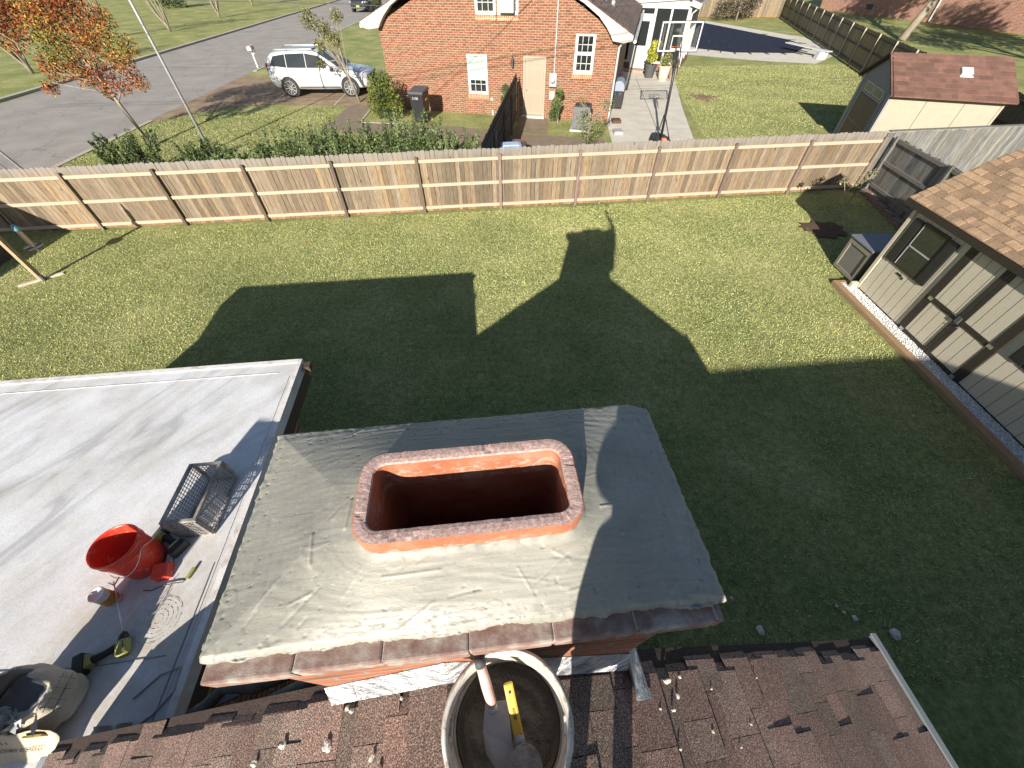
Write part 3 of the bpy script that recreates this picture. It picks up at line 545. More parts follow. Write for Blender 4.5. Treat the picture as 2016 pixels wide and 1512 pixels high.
# red bucket on flat roof
def child2(): pass
rb = empty('bucket', W(-2.70, 1.215, ZF), label='empty red plastic bucket on the white flat roof', cat='bucket')
b = MB(); b.lathe([(0, 0), (.126, 0), (.131, .006), (.146, .27), (.146, .275), (.153, .277), (.153, .285), (.147, .287), (.147, .3), (.153, .302), (.153, .31), (.148, .312), (.149, .33), (.156, .332), (.156, .342), (.151, .352), (.1445, .352), (.142, .33), (.124, .012), (0, .012)], n=64)
m, t, bb = nodes('red plastic'); o_ = t.nodes.new('ShaderNodeTexCoord').outputs['Object']
t.links.new(ramp(t, noise(t, o_, 16, 6, .75), [(.5, (.68, .045, .02)), (.6, (.7, .07, .04)), (.66, (.72, .4, .32))]), bb.inputs['Base Color']); bb.inputs['Roughness'].default_value = .4; MAT['red'] = m
b.build('shell', m, rb, smooth=True, recalc=False)
b = MB(); b.tube([(.158*math.cos(a), .158*math.sin(a)*1, .3-.15*abs(math.sin(a))) for a in np.linspace(PI*1.25, PI*2.25, 20)], .0025, 6); b.build('handle', MAT['metal'], rb, smooth=True)
b = MB(); b.lathe([(0, .013), (.1, .013), (.118, .022)], n=40); b.build('residue', M('dried mortar stain', (.3, .05, .04), (.18, .07, .06), 14, .8), rb, smooth=True)
# wire mesh chimney cap
cage = empty('chimney_cap', W(-2.40, 1.635, ZF), TH, label='rusty grey wire mesh chimney cap standing on the flat roof', cat='chimney cap')
hx, hy, hz = .118, .255, .27
MAT['cage'] = M('rusty galvanised metal', (.16, .13, .11), (.42, .4, .37), 12, .5, .3, 30, metal=.2)
b = MB(); fr = .022
for z_ in (.011, hz-.011):
    for s_ in (-1, 1): b.box((s_*hx-fr/2, -hy, z_-.011), (s_*hx+fr/2, hy, z_+.011)); b.box((-hx+fr/2+.001, s_*(hy-fr/2)-fr/2, z_-.0105), (hx-fr/2-.001, s_*(hy-fr/2)+fr/2, z_+.0105))
for sx in (-1, 1):
    for sy in (-1, 1): b.box((sx*hx-.01, sy*hy-.01 if sy < 0 else hy-.012, .02), (sx*hx+.01, sy*hy+.012 if sy < 0 else hy+.01, hz-.02))
b.build('frame', MAT['cage'], cage)
def meshside(P0, ax, L1, ay, L2, n1, n2, w1=.0036):
    bq = MB(); P0, ax, ay = V3(P0), V3(ax), V3(ay)
    for i in range(n1+1): p = P0+ax*L1*i/n1; bq.bar(p, p+ay*L2, w1, w1*1.3)
    for i in range(n2+1): p = P0+ay*L2*i/n2; bq.bar(p, p+ax*L1, w1, w1*1.3)
    return bq
for args in (((-hx, -hy, .02), (0, 1, 0), 2*hy, (0, 0, 1), hz-.04, 17, 8), ((hx, -hy, .02), (0, 1, 0), 2*hy, (0, 0, 1), hz-.04, 17, 8), ((-hx, -hy, .02), (1, 0, 0), 2*hx, (0, 0, 1), hz-.04, 8, 8), ((-hx, hy, .02), (1, 0, 0), 2*hx, (0, 0, 1), hz-.04, 8, 8)):
    meshside(*args).build('mesh_panel', MAT['cage'], cage)
# drills
MAT['lime'] = M('lime green plastic', (.4, .43, .05), rough=.45); MAT['olive'] = M('dusty lime plastic', (.24, .24, .05), (.3, .29, .1), 20, .6)
def drill(name, uA, uB, zlow, label, lime, bit=None, flip=False):
    """lies on its side: head at uB, battery at uA (house-frame u,v)"""
    A = W(*uA, 0); B = W(*uB, 0); d = (B-A); d.z = 0; Lg = d.length; an = math.atan2(d.y, d.x)
    t_ = empty(name, (A.x, A.y, zlow), an, label=label, cat='drill')
    b = MB(); b.box((-.055, -.052, .0), (.0, .07, .085)); b.build('battery', MAT['black'], t_, bevel=.008)
    b = MB(); b.hexa([(.0, -.038, .002), (.035, -.025, .008), (.035, .035, .008), (0, .055, .002), (.0, -.038, .072), (.035, -.025, .062), (.035, .035, .062), (0, .055, .072)]); b.build('foot', lime, t_, bevel=.006)
    b = MB(); b.tube([(.03, .005, .037), (.07, .0, .037), (.11, .0, .037), (Lg-.02, 0, .037)], [.026, .023, .022, .027], 12); b.build('grip', MAT['matteblack'], t_, smooth=True)
    b = MB(); s_ = -1 if flip else 1
    b.tube([(Lg, -s_*.075, .037), (Lg, -s_*.06, .037), (Lg, s_*.0, .037), (Lg, s_*.02, .037)], [.028, .039, .041, .038], 16); b.build('motor_housing', lime, t_, smooth=True)
    b = MB(); b.tube([(Lg, s_*.02, .037), (Lg, s_*.055, .037), (Lg, s_*.075, .037)], [.031, .026, .018], 16); b.build('chuck', MAT['black'], t_, smooth=True)
    b = MB(); b.box((Lg-.02, -.035, .069), (Lg+.02, .005, .074)); b.build('nameplate', MAT['black'], t_, bevel=.002)
    b = MB(); b.box((Lg-.045, s_*.002, .028), (Lg-.028, s_*.016, .046)); b.build('trigger', MAT['black'], t_)
    if bit:
        inv = Matrix.Translation((A.x, A.y, zlow)) @ Matrix.Rotation(an, 4, 'Z'); inv.invert(); e = inv @ V3(bit)
        st_ = V3((Lg, s_*.07, .037)); b = MB(); b.tube([st_, e], .0045, 8)
        dd = (e-st_).normalized(); xx = dd.cross(EZ).normalized()
        b.tube([e-dd*.03, e+xx*.035+dd*.01], .005, 6); b.tube([e-dd*.03, e-xx*.03+dd*.012], .005, 6)
        b.build('mixing_paddle', MAT['metal'], t_, smooth=True)
    return t_
drill('drill', (-2.735, .575), (-2.56, .665), ZF, 'dusty green cordless drill with long paddle lying on the flat roof', MAT['olive'], bit=W(-2.80, 1.06, ZF+.09))
drill('drill', (-2.50, 1.30), (-2.66, 1.40), ZF, 'bright green cordless drill between the red bucket and the chimney cap', MAT['lime'], flip=True)
can = empty('cup', W(-2.80, .958, ZF), label='white topped tub with an orange label standing below the red bucket', cat='tub')
b = MB(); b.lathe([(0, 0), (.045, 0), (.047, .006), (.047, .03)], n=28); b.build('base', MAT['white'], can, smooth=True)
b = MB(); b.lathe([(.0475, .03), (.0475, .115)], n=28); b.build('paper_label', M('orange label', (.55, .25, .05), (.3, .14, .04), 12, .7), can, smooth=True)
b = MB(); b.lathe([(.047, .115), (.047, .16), (.049, .162), (.049, .172), (.045, .172), (.044, .15), (0, .148)], n=28); b.build('rim', M('scuffed white', (.74, .72, .7), (.5, .44, .42), 25, .5), can, smooth=True)
rp_ = empty('scraper', W(-2.52, 1.12, ZF), TH+.3, label='small red plastic float leaning beside the foot of the red bucket', cat='plastic float')
b = MB(); b.hexa([(-.05, -.06, 0), (.05, -.06, 0), (.05, .05, 0), (-.05, .05, 0), (-.045, -.06, .09), (.03, -.06, .05), (.03, .05, .05), (-.045, .05, .09)]); b.build('blade', MAT['red'], rp_, bevel=.004)
b = MB(); b.box((.0, .055, .01), (.035, .13, .03)); b.build('handle', MAT['white'], rp_, bevel=.004)
b = MB(); 
for q0_, q1_ in (((-3.12, .27), (-2.94, .42)), ): pass
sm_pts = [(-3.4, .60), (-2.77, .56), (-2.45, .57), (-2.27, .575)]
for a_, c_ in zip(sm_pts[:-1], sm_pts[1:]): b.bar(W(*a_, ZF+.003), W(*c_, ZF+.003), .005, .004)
b.bar(W(-2.19, .2, ZF+.003), W(-2.19, 1.15, ZF+.003), .005, .004); child(b.build('membrane_seam', M('dark seam line', (.2, .2, .21))))  # thin dark bars mark the membrane seams
rd = empty('jointing_tool', W(-2.33, 1.03, ZF), label='thin curved rod with a square grip by the red bucket', cat='hand tool')
b = MB(); pp = [(-2.335, 1.065), (-2.36, 1.03), (-2.42, 1.03), (-2.50, 1.02), (-2.56, .995), (-2.62, 1.0)]; b.tube([W(u, v, ZF+.012)-W(-2.33, 1.03, ZF) for u, v in pp], .004, 6); b.build('rod', MAT['dgrey'], rd, smooth=True)
b = MB(); b.bar(W(-2.335, 1.05, ZF+.014)-W(-2.33, 1.03, ZF), W(-2.315, 1.125, ZF+.014)-W(-2.33, 1.03, ZF), .024, .022); b.build('grip', MAT['olive'], rd, bevel=.003)
# ring stains on the membrane where wet buckets stood
b = MB()
for k, r_ in enumerate((.148, .14, .118, .09, .06, .03)):
    n = 48; c0 = W(-2.43, .80, ZF)
    for i in range(n):
        if (i*7+k*5) % 13 < 2: continue
        a0, a1 = 2*PI*i/n, 2*PI*(i+1)/n; w_ = .0018+.0012*math.sin(i*1.7+k)
        b.add([(c0.x+(r_+s_*w_)*math.cos(a), c0.y+(r_+s_*w_)*math.sin(a), ZF+.0022) for a, s_ in ((a0, -1), (a0, 1), (a1, 1), (a1, -1))], [(0, 1, 2, 3)])
o = b.build('ring_stain', M('slurry stain', (.46, .44, .415)), recalc=False); child(o)
# paper bag of mortar
bag = empty('cement_bag', W(-2.84, .38, ZF), TH, label='torn open brown paper bag of masonry cement on the flat roof', cat='bag')
bm_ = MB(); nu, nv = 40, 22; vs_ = []; fs = []
for j in range(nv+1):
    for i in range(nu):
        a = 2*PI*i/nu; h = j/nv; sq = 5; ca, sa = math.cos(a), math.sin(a); rr_ = (abs(ca)**2.6+abs(sa)**2.6)**(-1/2.6)
        bul = 1-.25*(2*h-1)**4; fl_ = 1-.12*h; x = rr_*ca*.21*bul*fl_; y = rr_*sa*.155*bul*fl_
        cr_ = .013*mn.noise(Vector((x*13, y*13, h*6)))+.006*mn.noise(Vector((x*45, y*45, h*20))); x += cr_*ca*1.6; y += cr_*sa*1.6
        z_ = .33*h
        if h > .8: z_ += .05*mn.noise(Vector((ca*3.1, sa*3.1, 5)))*(h-.8)*5 - (.10 if ca > .1 and sa < .3 else 0)*(h-.8)*5
        y += .05*h; x -= .03*h
        vs_.append((x, y, max(z_, .002)))
for j in range(nv):
    for i in range(nu): fs.append((j*nu+i, j*nu+(i+1) % nu, (j+1)*nu+(i+1) % nu, (j+1)*nu+i))
fs.append(tuple(range(nu))[::-1]); bm_.add(vs_, fs)
MAT['kraft'] = M('kraft paper', (.34, .29, .22), (.46, .4, .32), 4, .85, .5, 9, .03, c3=(.54, .5, .44))
o = bm_.build('paper_sack', MAT['kraft'], bag, smooth=True, recalc=False); sd = o.modifiers.new('s', 'SOLIDIFY'); sd.thickness = .003
b = MB(); b.lathe([(0, .15), (.12, .15), (.16, .17)], (-.02, .03, 0), 24); b.build('cement_powder', M('grey powder', (.2, .19, .18), (.3, .29, .28), 12, .95, .6, 30), bag, smooth=True)
b = MB(); n = 14; vs_ = []; fs = []
for j in range(9):
    for i in range(n+1): 
        x = -.22+.46*i/n; y = -.135-.10*j/8*1.2; z_ = .2*(1-j/8)**1.3+.004+.012*abs(mn.noise(Vector((x*15, y*20, 2)))); vs_.append((x+.02*math.sin(j), y-.006*math.sin(i), z_))
for j in range(8):
    for i in range(n): fs.append((j*(n+1)+i, j*(n+1)+i+1, (j+1)*(n+1)+i+1, (j+1)*(n+1)+i))
o = b.add(vs_, fs).build('paper_flap', M('sunlit kraft flap', (.4, .33, .235), (.47, .4, .29), 5, .8, .5, 9, .03), bag, smooth=True); o.modifiers.new('s', 'SOLIDIFY').thickness = .002
text('lettering', 'MASONRY CEMENT', .034, MAT['ink'], bag, frame((.0, -.205, .085), (1, -.05, 0), (0, .55, .85)))
b = MB(); b.box((.1, -.16, .1), (.2, -.15, .2)); o = b.build('printed_panel', M('yellow black print', (.06, .05, .03), (.45, .34, .1), 14, .7), bag); 
text('lettering', 'TYPE S', .03, MAT['ink'], bag, frame((-.04, -.172, .165), (1, 0, 0), (0, .5, .85)))
b = MB()
for (z0, z1) in ((.26, .262), (.2, .202)): b.obb((.196, .03, z0), (0, 1, 0), (0, 0, 1), (1, 0, 0), .09, .001, .002)
for y in (-.04, .0, .05, .1): b.obb((.2, y, .22), (0, 1, 0), (0, 0, 1), (1, 0, 0), .001, .06, .002)
b.build('printed_table', MAT['ink'], bag)
# clear crumpled plastic inside
pts = RNG.normal(0, 1, (26, 3))*np.array([.05, .035, .025])+np.array([.05, -.09, .25]); cards('plastic_liner', pts, .035, np.full((26, 3), .33), MAT['leaf'], bag, seed=4)
# ladder and rags in the gap
lad = empty('ladder', W(-1.9, .5, .0), label='aluminium ladder lying in the dark gap beside the chimney', cat='ladder')
def lw(u, v, z): return W(u, v, z)-W(-1.9, .5, 0)
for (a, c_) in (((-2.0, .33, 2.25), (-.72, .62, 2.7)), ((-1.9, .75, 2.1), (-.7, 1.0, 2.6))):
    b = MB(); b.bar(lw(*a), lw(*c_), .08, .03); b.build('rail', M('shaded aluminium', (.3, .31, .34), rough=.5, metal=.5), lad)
for k in range(6):
    f_ = (k+.5)/6; a = lw(-2.0+1.28*f_, .33+.29*f_, 2.25+.45*f_); c_ = lw(-1.9+1.2*f_, .75+.25*f_, 2.1+.5*f_); b = MB(); b.tube([a, c_], .016, 8); b.build('rung', MAT['alu'], lad)
for kk, (pp, lb) in enumerate(((((-2.02, .25, 2.45), (-1.9, .28, 2.5), (-1.75, .35, 2.62), (-1.5, .33, 2.72), (-1.2, .4, 2.74)), 'olive green rolled tarp lying across the ladder'), (((-1.6, .22, 2.6), (-1.35, .25, 2.75), (-1.1, .32, 2.83), (-.9, .36, 2.85)), 'grey green rag bundled at the ladder end nearest the chimney'))):
    b = MB(); P0 = W(pp[0][0], pp[0][1], 0); b.tube([W(*p)-P0 for p in pp], [.03, .04, .035, .045, .035][:len(pp)], 10); o = b.build('rolled_cloth', M('dusty cloth', (.09, .1, .075), (.16, .165, .13), 8, .95, .7, 15, .03), smooth=True); o.location = P0; tag(o, label=lb, cat='cloth')
b = MB(); pp = [(-2.3, .2), (-2.2, .27), (-2.12, .38), (-2.14, .5), (-2.25, .47), (-2.36, .36)]; b.tube([W(u, v, ZF+.008) for u, v in pp], .006, 6); tag(b.build('rope', M('grey rope', (.3, .29, .26)), smooth=True), label='loop of grey cord on the flat roof by the shingles', cat='rope')
bm2 = MB(); nn_ = 12; vs_ = []; fs = []
for j in range(nn_+1):
    for i in range(nn_+1):
        u = -2.46+.22*i/nn_; v = .12+.12*j/nn_; vs_.append(W(u, v, ZF+.03+.05*mn.noise(Vector((u*14, v*18, 1)))+.04))
for j in range(nn_):
    for i in range(nn_): fs.append((j*(nn_+1)+i, j*(nn_+1)+i+1, (j+1)*(nn_+1)+i+1, (j+1)*(nn_+1)+i))
tag(bm2.add(vs_, fs).build('drop_cloth', M('pale crumpled paper', (.45, .42, .35), (.6, .56, .48), 6, .8, .5, 20), smooth=True), label='crumpled pale paper scrap between the cement bag and the shingles', cat='paper scrap')
# mortar crumbs on the shingles
MAT['crumb'] = M('dry mortar crumb', (.45, .42, .36), (.6, .56, .5), 40, .9, .5, 80)
crs = [(-.95, -.01, .016), (-.83, .03, .02), (-.63, .01, .024), (-.57, .1, .012), (-.55, .09, .01), (-.45, -.03, .018), (-.42, -.06, .014), (-.36, .1, .009), (-.75, -.04, .008), (.63, .07, .022), (.66, .02, .014), (.62, -.02, .012), (.7, .08, .01), (.56, -.01, .008), (.85, .03, .007), (1.0, -.1, .007), (.78, -.1, .008), (1.15, .05, .006), (.9, -.16, .006), (.6, -.13, .007)]
for i, (u, v, r_) in enumerate(crs):
    b = MB(); bm = bmesh.new(); r_ *= .6; bmesh.ops.create_icosphere(bm, subdivisions=2, radius=r_)
    pass; el = .55+rg.random()*.9
    for q in bm.verts: q.co *= 1+.5*mn.noise(q.co*(1.3/r_)+Vector((i, 0, 0))); q.co.x *= el; q.co.y *= 1.5-.4*el; q.co.z *= .6
    b.v = [tuple(q.co) for q in bm.verts]; b.f = [tuple(q.index for q in f.verts) for f in bm.faces]; b.c = [(1, 1, 1)]*len(b.f); b.m = [0]*len(b.f); bm.free()
    o = b.build('mortar_crumb', MAT['crumb']); o.location = W(u, v, zroof(u)+.012+r_*.25); o.rotation_euler = (0, 0, rg.random()*6)
    tag(o, label='small pale crumb of dried mortar on the brown shingles', cat='mortar crumb', group='mortar crumbs on the shingles')
for i, (x, y, r_) in enumerate([(3.02, .84, .05), (4.25, .96, .035), (4.64, .79, .06), (4.1, 1.1, .02), (4.15, 1.02, .02), (2.8, 1.2, .02)]):
    b = MB(); bm = bmesh.new(); bmesh.ops.create_icosphere(bm, subdivisions=2, radius=r_)
    for q in bm.verts: q.co *= 1+.6*mn.noise(q.co*(1.2/r_)+Vector((i*3, 0, 0))); q.co.z *= .6
    b.v = [tuple(q.co) for q in bm.verts]; b.f = [tuple(q.index for q in f.verts) for f in bm.faces]; b.c = [(1, 1, 1)]*len(b.f); b.m = [0]*len(b.f); bm.free()
    o = b.build('mortar_lump', MAT['crumb']); o.location = (x, y, .03); tag(o, label='lump of old mortar dropped on the shaded grass', cat='mortar lump', group='mortar lumps on the lawn')
# photographer, squatting on the ridge behind the camera, arm raised
def skin(name, joints, edges, radii, mat_, parent, sub_=2, loc_=(0, 0, 0)):
    me = bpy.data.meshes.new(name); me.from_pydata(joints, edges, []); o = link(bpy.data.objects.new(name, me)); o.parent = parent; me.materials.append(mat_)
    s = o.modifiers.new('skin', 'SKIN'); ly = me.skin_vertices[0].data
    for i, r_ in enumerate(radii): ly[i].radius = (r_, r_) if not isinstance(r_, tuple) else r_
    ly[0].use_root = True; ss = o.modifiers.new('sub', 'SUBSURF'); ss.levels = sub_; ss.render_levels = sub_; return o
ph = empty('person', (.17, -.5, zroof(.17)), label='person squatting on the ridge with one arm raised to hold a phone', cat='person')
def pw(x, y, z): return (x-.17, y+.5, z-zroof(.17))
zl, zr_ = zroof(.09)+.03, zroof(.26)+.03
J = [pw(.17, -.74, 4.28), pw(.16, -.68, 4.48), pw(.16, -.60, 4.66), pw(.165, -.56, 4.82), pw(.15, -.54, 4.91), pw(.15, -.51, 4.95), pw(.15, -.50, 5.03),
     pw(.10, -.70, 4.25), pw(.09, -.40, 4.36), pw(.09, -.50, 4.13), pw(.09, -.50, zl+.03), pw(.09, -.40, zl),
     pw(.27, -.70, 4.25), pw(.29, -.40, 4.34), pw(.27, -.50, 4.1), pw(.26, -.50, zr_+.03), pw(.26, -.40, zr_),
     pw(.035, -.58, 4.92), pw(.05, -.48, 4.66), pw(.09, -.38, 4.58),
     pw(.3, -.56, 4.8), pw(.30, -.36, 5.0), pw(.2, -.2, 5.2), pw(.12, -.13, 5.3)]
ED = [(0, 1), (1, 2), (2, 3), (3, 4), (4, 5), (5, 6), (0, 7), (7, 8), (8, 9), (9, 10), (10, 11), (0, 12), (12, 13), (13, 14), (14, 15), (15, 16), (3, 17), (17, 18), (18, 19), (3, 20), (20, 21), (21, 22), (22, 23)]
RA = [.14, .18, .2, .19, .12, .11, .1, .09, .06, .045, .04, .035, .09, .06, .045, .04, .035, .09, .06, .035, .08, .065, .055, .05]
skin('body', J, ED, RA, M('dark work clothes', (.05, .055, .07), (.08, .085, .1), 5, .9), ph)
b = MB(); b.lathe([(0, .11), (.06, .095), (.1, .05), (.105, 0), (.16, -.01)], pw(.15, -.51, 5.01), 24); b.build('cap', M('blue cap', (.04, .06, .12), rough=.9), ph, smooth=True)
hand_o = pw(.12, -.12, 5.3)
hj = [hand_o, pw(.09, -.09, 5.36), pw(.07, -.08, 5.42)]; he = [(0, 1), (1, 2)]; hr = [.045, .045, .035]
for k in range(4):
    n0 = len(hj); dx = -.025+.017*k; hj += [pw(.06+dx, -.075, 5.44), pw(.055+dx, -.06, 5.47-.004*k), pw(.05+dx, -.045, 5.465)]; he += [(2, n0), (n0, n0+1), (n0+1, n0+2)]; hr += [.011, .01, .009]
n0 = len(hj); hj += [pw(.05, -.06, 5.38), pw(.02, -.05, 5.41)]; he += [(1, n0), (n0, n0+1)]; hr += [.011, .009]
skin('hand', hj, he, hr, M('skin', (.45, .27, .19), rough=.6), ph)
phn = empty('phone', (.0, -.03, 5.5), label='black phone held out in the raised hand', cat='phone')
b = MB(); cc = V3((0, 0, CH))-fwd*.035-up*.02-V3((.0, -.03, 5.5)); b.obb(cc+rt*.04, rt, up, fwd, .075, .036, .004); b.build('phone_body', MAT['black'], phn, bevel=.003)
# box added out of frame to throw a shade band over the flat roof
b = HB(); b.box((-.15, -.12, 0), (.15, .12, 2.2)); 
stk = MB(); stk.box((-.14, -.12, 0), (.14, .12, 1.62)); o = stk.build('shade_caster', MAT['alu'], bevel=.01); o.location = (-3.32, -1.62, ZF); o.rotation_euler = (0, 0, -.24); tag(o, label='unseen metal box added to cast the band of shade on the flat roof', cat='vent')
st2 = MB(); st2.box((-.17, -.15, 1.6), (.17, .15, 1.64)); st2.build('caster_top', MAT['alu'], o)

# ================================================================ FENCES
def wood(rg, lo=.75, hi=1.25, grey=.45):
    q = rg.uniform(lo, hi); w_ = rg.random()
    return (q*(1+.12*(w_-.5)), q, q*(1-.22*(w_-.5))) if rg.random() > grey else (q*.9, q*.93, q*.98)
def frot(a, b): d = V3((b[0]-a[0], b[1]-a[1], 0)); l = d.length; d.normalize(); return d, V3((-d.y, d.x, 0)), l
def fence(name, A, B, nb, H, side, mp, mr, mpost, label, rails=(.16, .83, 1.5), pw_=.137, dog=True, posth=1.62, cat='fence', group=None, rg=None, caprail=False, lo=.62, skippost=(), tall=.0, pt=.017, postw=.085):
    rg = rg or random.Random(1); d, n, Lg = frot(A, B); n = n*side   # n points to the picket side
    root = empty(name, (A[0], A[1], 0), math.atan2(d.y, d.x), label=label, cat=cat, group=group)
    sd = side; bay = Lg/nb
    for i in range(nb):
        b = MB(); x = i*bay; 
        while x < (i+1)*bay-.02:
            x2 = min(x+pw_, (i+1)*bay); h = H+rg.uniform(-.018, .018)+tall*math.sin(x*.7); g_ = rg.choice([.002, .003, .006]); wr = rg.gauss(0, .004); b.col = wood(rg, lo); y0 = sd*.04; y1 = sd*(.04+pt)+sd*rg.uniform(0, .004); a, c_ = x+g_, x2-g_
            e = .028 if dog else .002; c_ += 0
            poly = [(a, y0, .03), (c_, y0, .03), (c_+wr, y0, h-e), (c_+wr-e*.35, y0, h-e*.3), (c_+wr-e*1.1, y0, h), (a+wr+e*1.1, y0, h), (a+wr+e*.35, y0, h-e*.3), (a+wr, y0, h-e)]
            b.prism(poly, (0, y1-y0, 0)); x = x2
        b.build('panel', mp, root)
        b = MB()
        for z_ in rails: b.box((i*bay+postw/2, -sd*.0-.02+sd*.018, z_-.045), ((i+1)*bay-postw/2, .02+sd*.018, z_+.045))
        b.build('rails', mr, root)
    for i in range(nb+1):
        if i in skippost: continue
        b = MB(); q = rg.uniform(.35, 1.3); b.col = (q, q*rg.uniform(.92, 1.02), q*rg.uniform(.85, 1.05)); ln = rg.uniform(-.008, .008); h = postw/2
        x = i*bay; b.hexa([(x-h, -h-sd*.012, 0), (x+h, -h-sd*.012, 0), (x+h, h-sd*.012, 0), (x-h, h-sd*.012, 0), (x-h+ln, -h-sd*.012, posth), (x+h+ln, -h-sd*.012, posth), (x+h+ln, h-sd*.012, posth), (x-h+ln, h-sd*.012, posth)])
        b.build('post', mpost, root, bevel=.006)
    if caprail: b = MB(); b.box((0, -.06, H+.005), (Lg, .09, H+.04)); b.build('cap_rail', mp, root)
    return root
def FP(s): return (s*.99572, 12.621+s*.09247)
fence('wooden_fence', FP(-12.497-2.44*3), FP(-12.497+2.44*10), 13, 1.765, 1, MAT['fence'], MAT['rail'], MAT['post'], 'long brown wooden fence with pale rails running across the back of our lawn', rg=random.Random(5))
fence('wooden_fence', (11.95, 13.80), (21.7, 14.75), 4, 1.72, -1, MAT['greywood'], MAT['greywood'], MAT['greywood'], 'silver grey fence with flat top board in front of the cream shed', dog=False, rails=(.2, .9), caprail=True, posth=1.7, rg=random.Random(8), lo=.7)
fence('wooden_fence', (12.1, 13.55), (11.75, 8.7), 2, 1.62, 1, MAT['greywood'], MAT['greywood'], MAT['greywood'], 'weathered grey side fence running from the fence corner behind the tan shed', rails=(.3, .95, 1.56), dog=False, posth=1.66, rg=random.Random(9), lo=.7)
b = MB(); 
for i in range(9): b.col = (1, 1, 1); b.box((11.15+.1*i, 8.95+.52*i, 0), (11.32+.1*i, 9.38+.52*i, .14))
tag(b.build('brick_edging', brickmat('old edging brick', (.16, .1, .08), (.2, .14, .11), (.2, .18, .16)), bevel=.01), label='row of old bricks along the foot of the grey side fence', cat='edging')
fence('wooden_fence', (18.3, 15.2), (32.5, 63), 17, 1.95, -1, MAT['oldwood'], MAT['darkwood'], MAT['rail'], 'long diagonal brown fence with pale posts behind the pool', rails=(.25, 1.05, 1.75), pw_=.15, posth=1.95, rg=random.Random(3), lo=.8, dog=False)
fence('wooden_fence', (8, 66.0), (32.2, 62.8), 10, 1.9, -1, MAT['fence'], MAT['fence'], MAT['fence'], 'light brown fence across the far end of the pool garden', rails=(.3, 1.0, 1.6), pw_=.2, posth=1.9, rg=random.Random(4), dog=False)
fence('wooden_fence', (-.78, 12.75), (.42, 22.6), 4, 1.83, 1, MAT['darkwood'], MAT['darkwood'], MAT['oldwood'], 'short dark fence with round posts leading to the side door of the brick house', rails=(.3, 1.0, 1.6), posth=1.5, rg=random.Random(6), dog=False)
# ================================================================ TAN SHED (our yard)
shed = empty('shed', (8.45, 5.4, 0), label='tan garden shed with black shutters and brown shingle roof on a gravel strip', cat='shed')
def sl_(x, y, z): return (x-8.45, y-5.4, z)
class SB(MB):
    def box(s, a, b): return MB.box(s, (a[0]-8.45, a[1]-5.4, a[2]), (b[0]-8.45, b[1]-5.4, b[2]))
m, t, bb = nodes('grooved tan siding'); uvn = t.nodes.new('ShaderNodeTexCoord'); sx = t.nodes.new('ShaderNodeSeparateXYZ'); t.links.new(uvn.outputs['UV'], sx.inputs[0])
fr_ = math_(t, 'FRACT', math_(t, 'DIVIDE', sx.outputs[0], .205)); gv = ramp(t, fr_, [(0, (.25, .22, .18)), (.035, (.25, .22, .18)), (.06, (1, 1, 1)), (.97, (1, 1, 1))])
gr = noise(t, uvn.outputs['UV'], 14, 6, .7, 1, sc=(5, .6, 1)); base = ramp(t, gr, [(.3, (.45, .405, .315)), (.7, (.54, .49, .39))]); t.links.new(mix(t, 1., base, gv, 'MULTIPLY'), bb.inputs['Base Color']); bb.inputs['Roughness'].default_value = .7
n1 = bump(t, bb, gr, .4, .006); bump(t, bb, gv, .8, .008, n1); MAT['tansiding'] = m
b = SB(); X0, X1, Y0, Y1 = 8.45, 10.95, .6, 7.95; ZW = 2.2; ZP = 3.0
b.box((X0, Y0, .1), (X1, Y1, ZW)); b.prism([sl_(X0+.001, Y1, ZW), sl_(X1-.001, Y1, ZW), sl_((X0+X1)/2, Y1, ZP-.08)], (0, Y0-Y1, 0)); b.build('wall', m, shed)
b = SB(); rs = random.Random(2); xm = (X0+X1)/2; ov = .13; sl2 = (ZP-ZW)/(xm-X0)
def zr2(x): return ZP-sl2*abs(x-xm)
for s_ in (-1, 1):
    xe = xm+s_*(xm-X0+ov); b.col = (.6, .6, .6); b.hexa([sl_(xm, Y0-.25, zr2(xm)-.05), sl_(xe, Y0-.25, zr2(xe)-.05), sl_(xe, Y1+.2, zr2(xe)-.05), sl_(xm, Y1+.2, zr2(xm)-.05), sl_(xm, Y0-.25, zr2(xm)), sl_(xe, Y0-.25, zr2(xe)), sl_(xe, Y1+.2, zr2(xe)), sl_(xm, Y1+.2, zr2(xm))])
    for i in range(15):
        x0 = xe-s_*i*.112; x1 = x0-s_*.135
        if s_*(x1-xm) < 0: x1 = xm
        if s_*(x0-xm) <= 0.02: continue
        y = Y0-.25+rs.uniform(0, .1)
        while y < Y1+.2:
            y2 = min(y+rs.choice([.1, .16, .2, .26]), Y1+.2); hi = rs.random() < .5; q = rs.uniform(.88, 1.12)*(1.12 if hi else .8); b.col = (q, q, q); th = .024 if hi else .009
            b.hexa([sl_(x0, y, zr2(x0)-.01), sl_(x1, y, zr2(x1)-.01), sl_(x1, y2, zr2(x1)-.01), sl_(x0, y2, zr2(x0)-.01), sl_(x0, y, zr2(x0)+th), sl_(x1, y, zr2(x1)+.003), sl_(x1, y2, zr2(x1)+.003), sl_(x0, y2, zr2(x0)+th)]); y = y2
b.build('roof', MAT['shingle_tan'], shed)
MAT['trimdark'] = M('dark brown trim', (.02, .0155, .012), (.03, .024, .018), 10, .6)
b = SB(); b.box((X0-ov-.02, Y0-.25, zr2(X0-ov)-.12), (X0-ov, Y1+.2, zr2(X0-ov)-.01)); b.box((X0-ov, Y0-.2, zr2(X0-ov)-.1), (X0, Y1+.15, zr2(X0-ov)-.085)); b.build('fascia', MAT['trimdark'], shed)
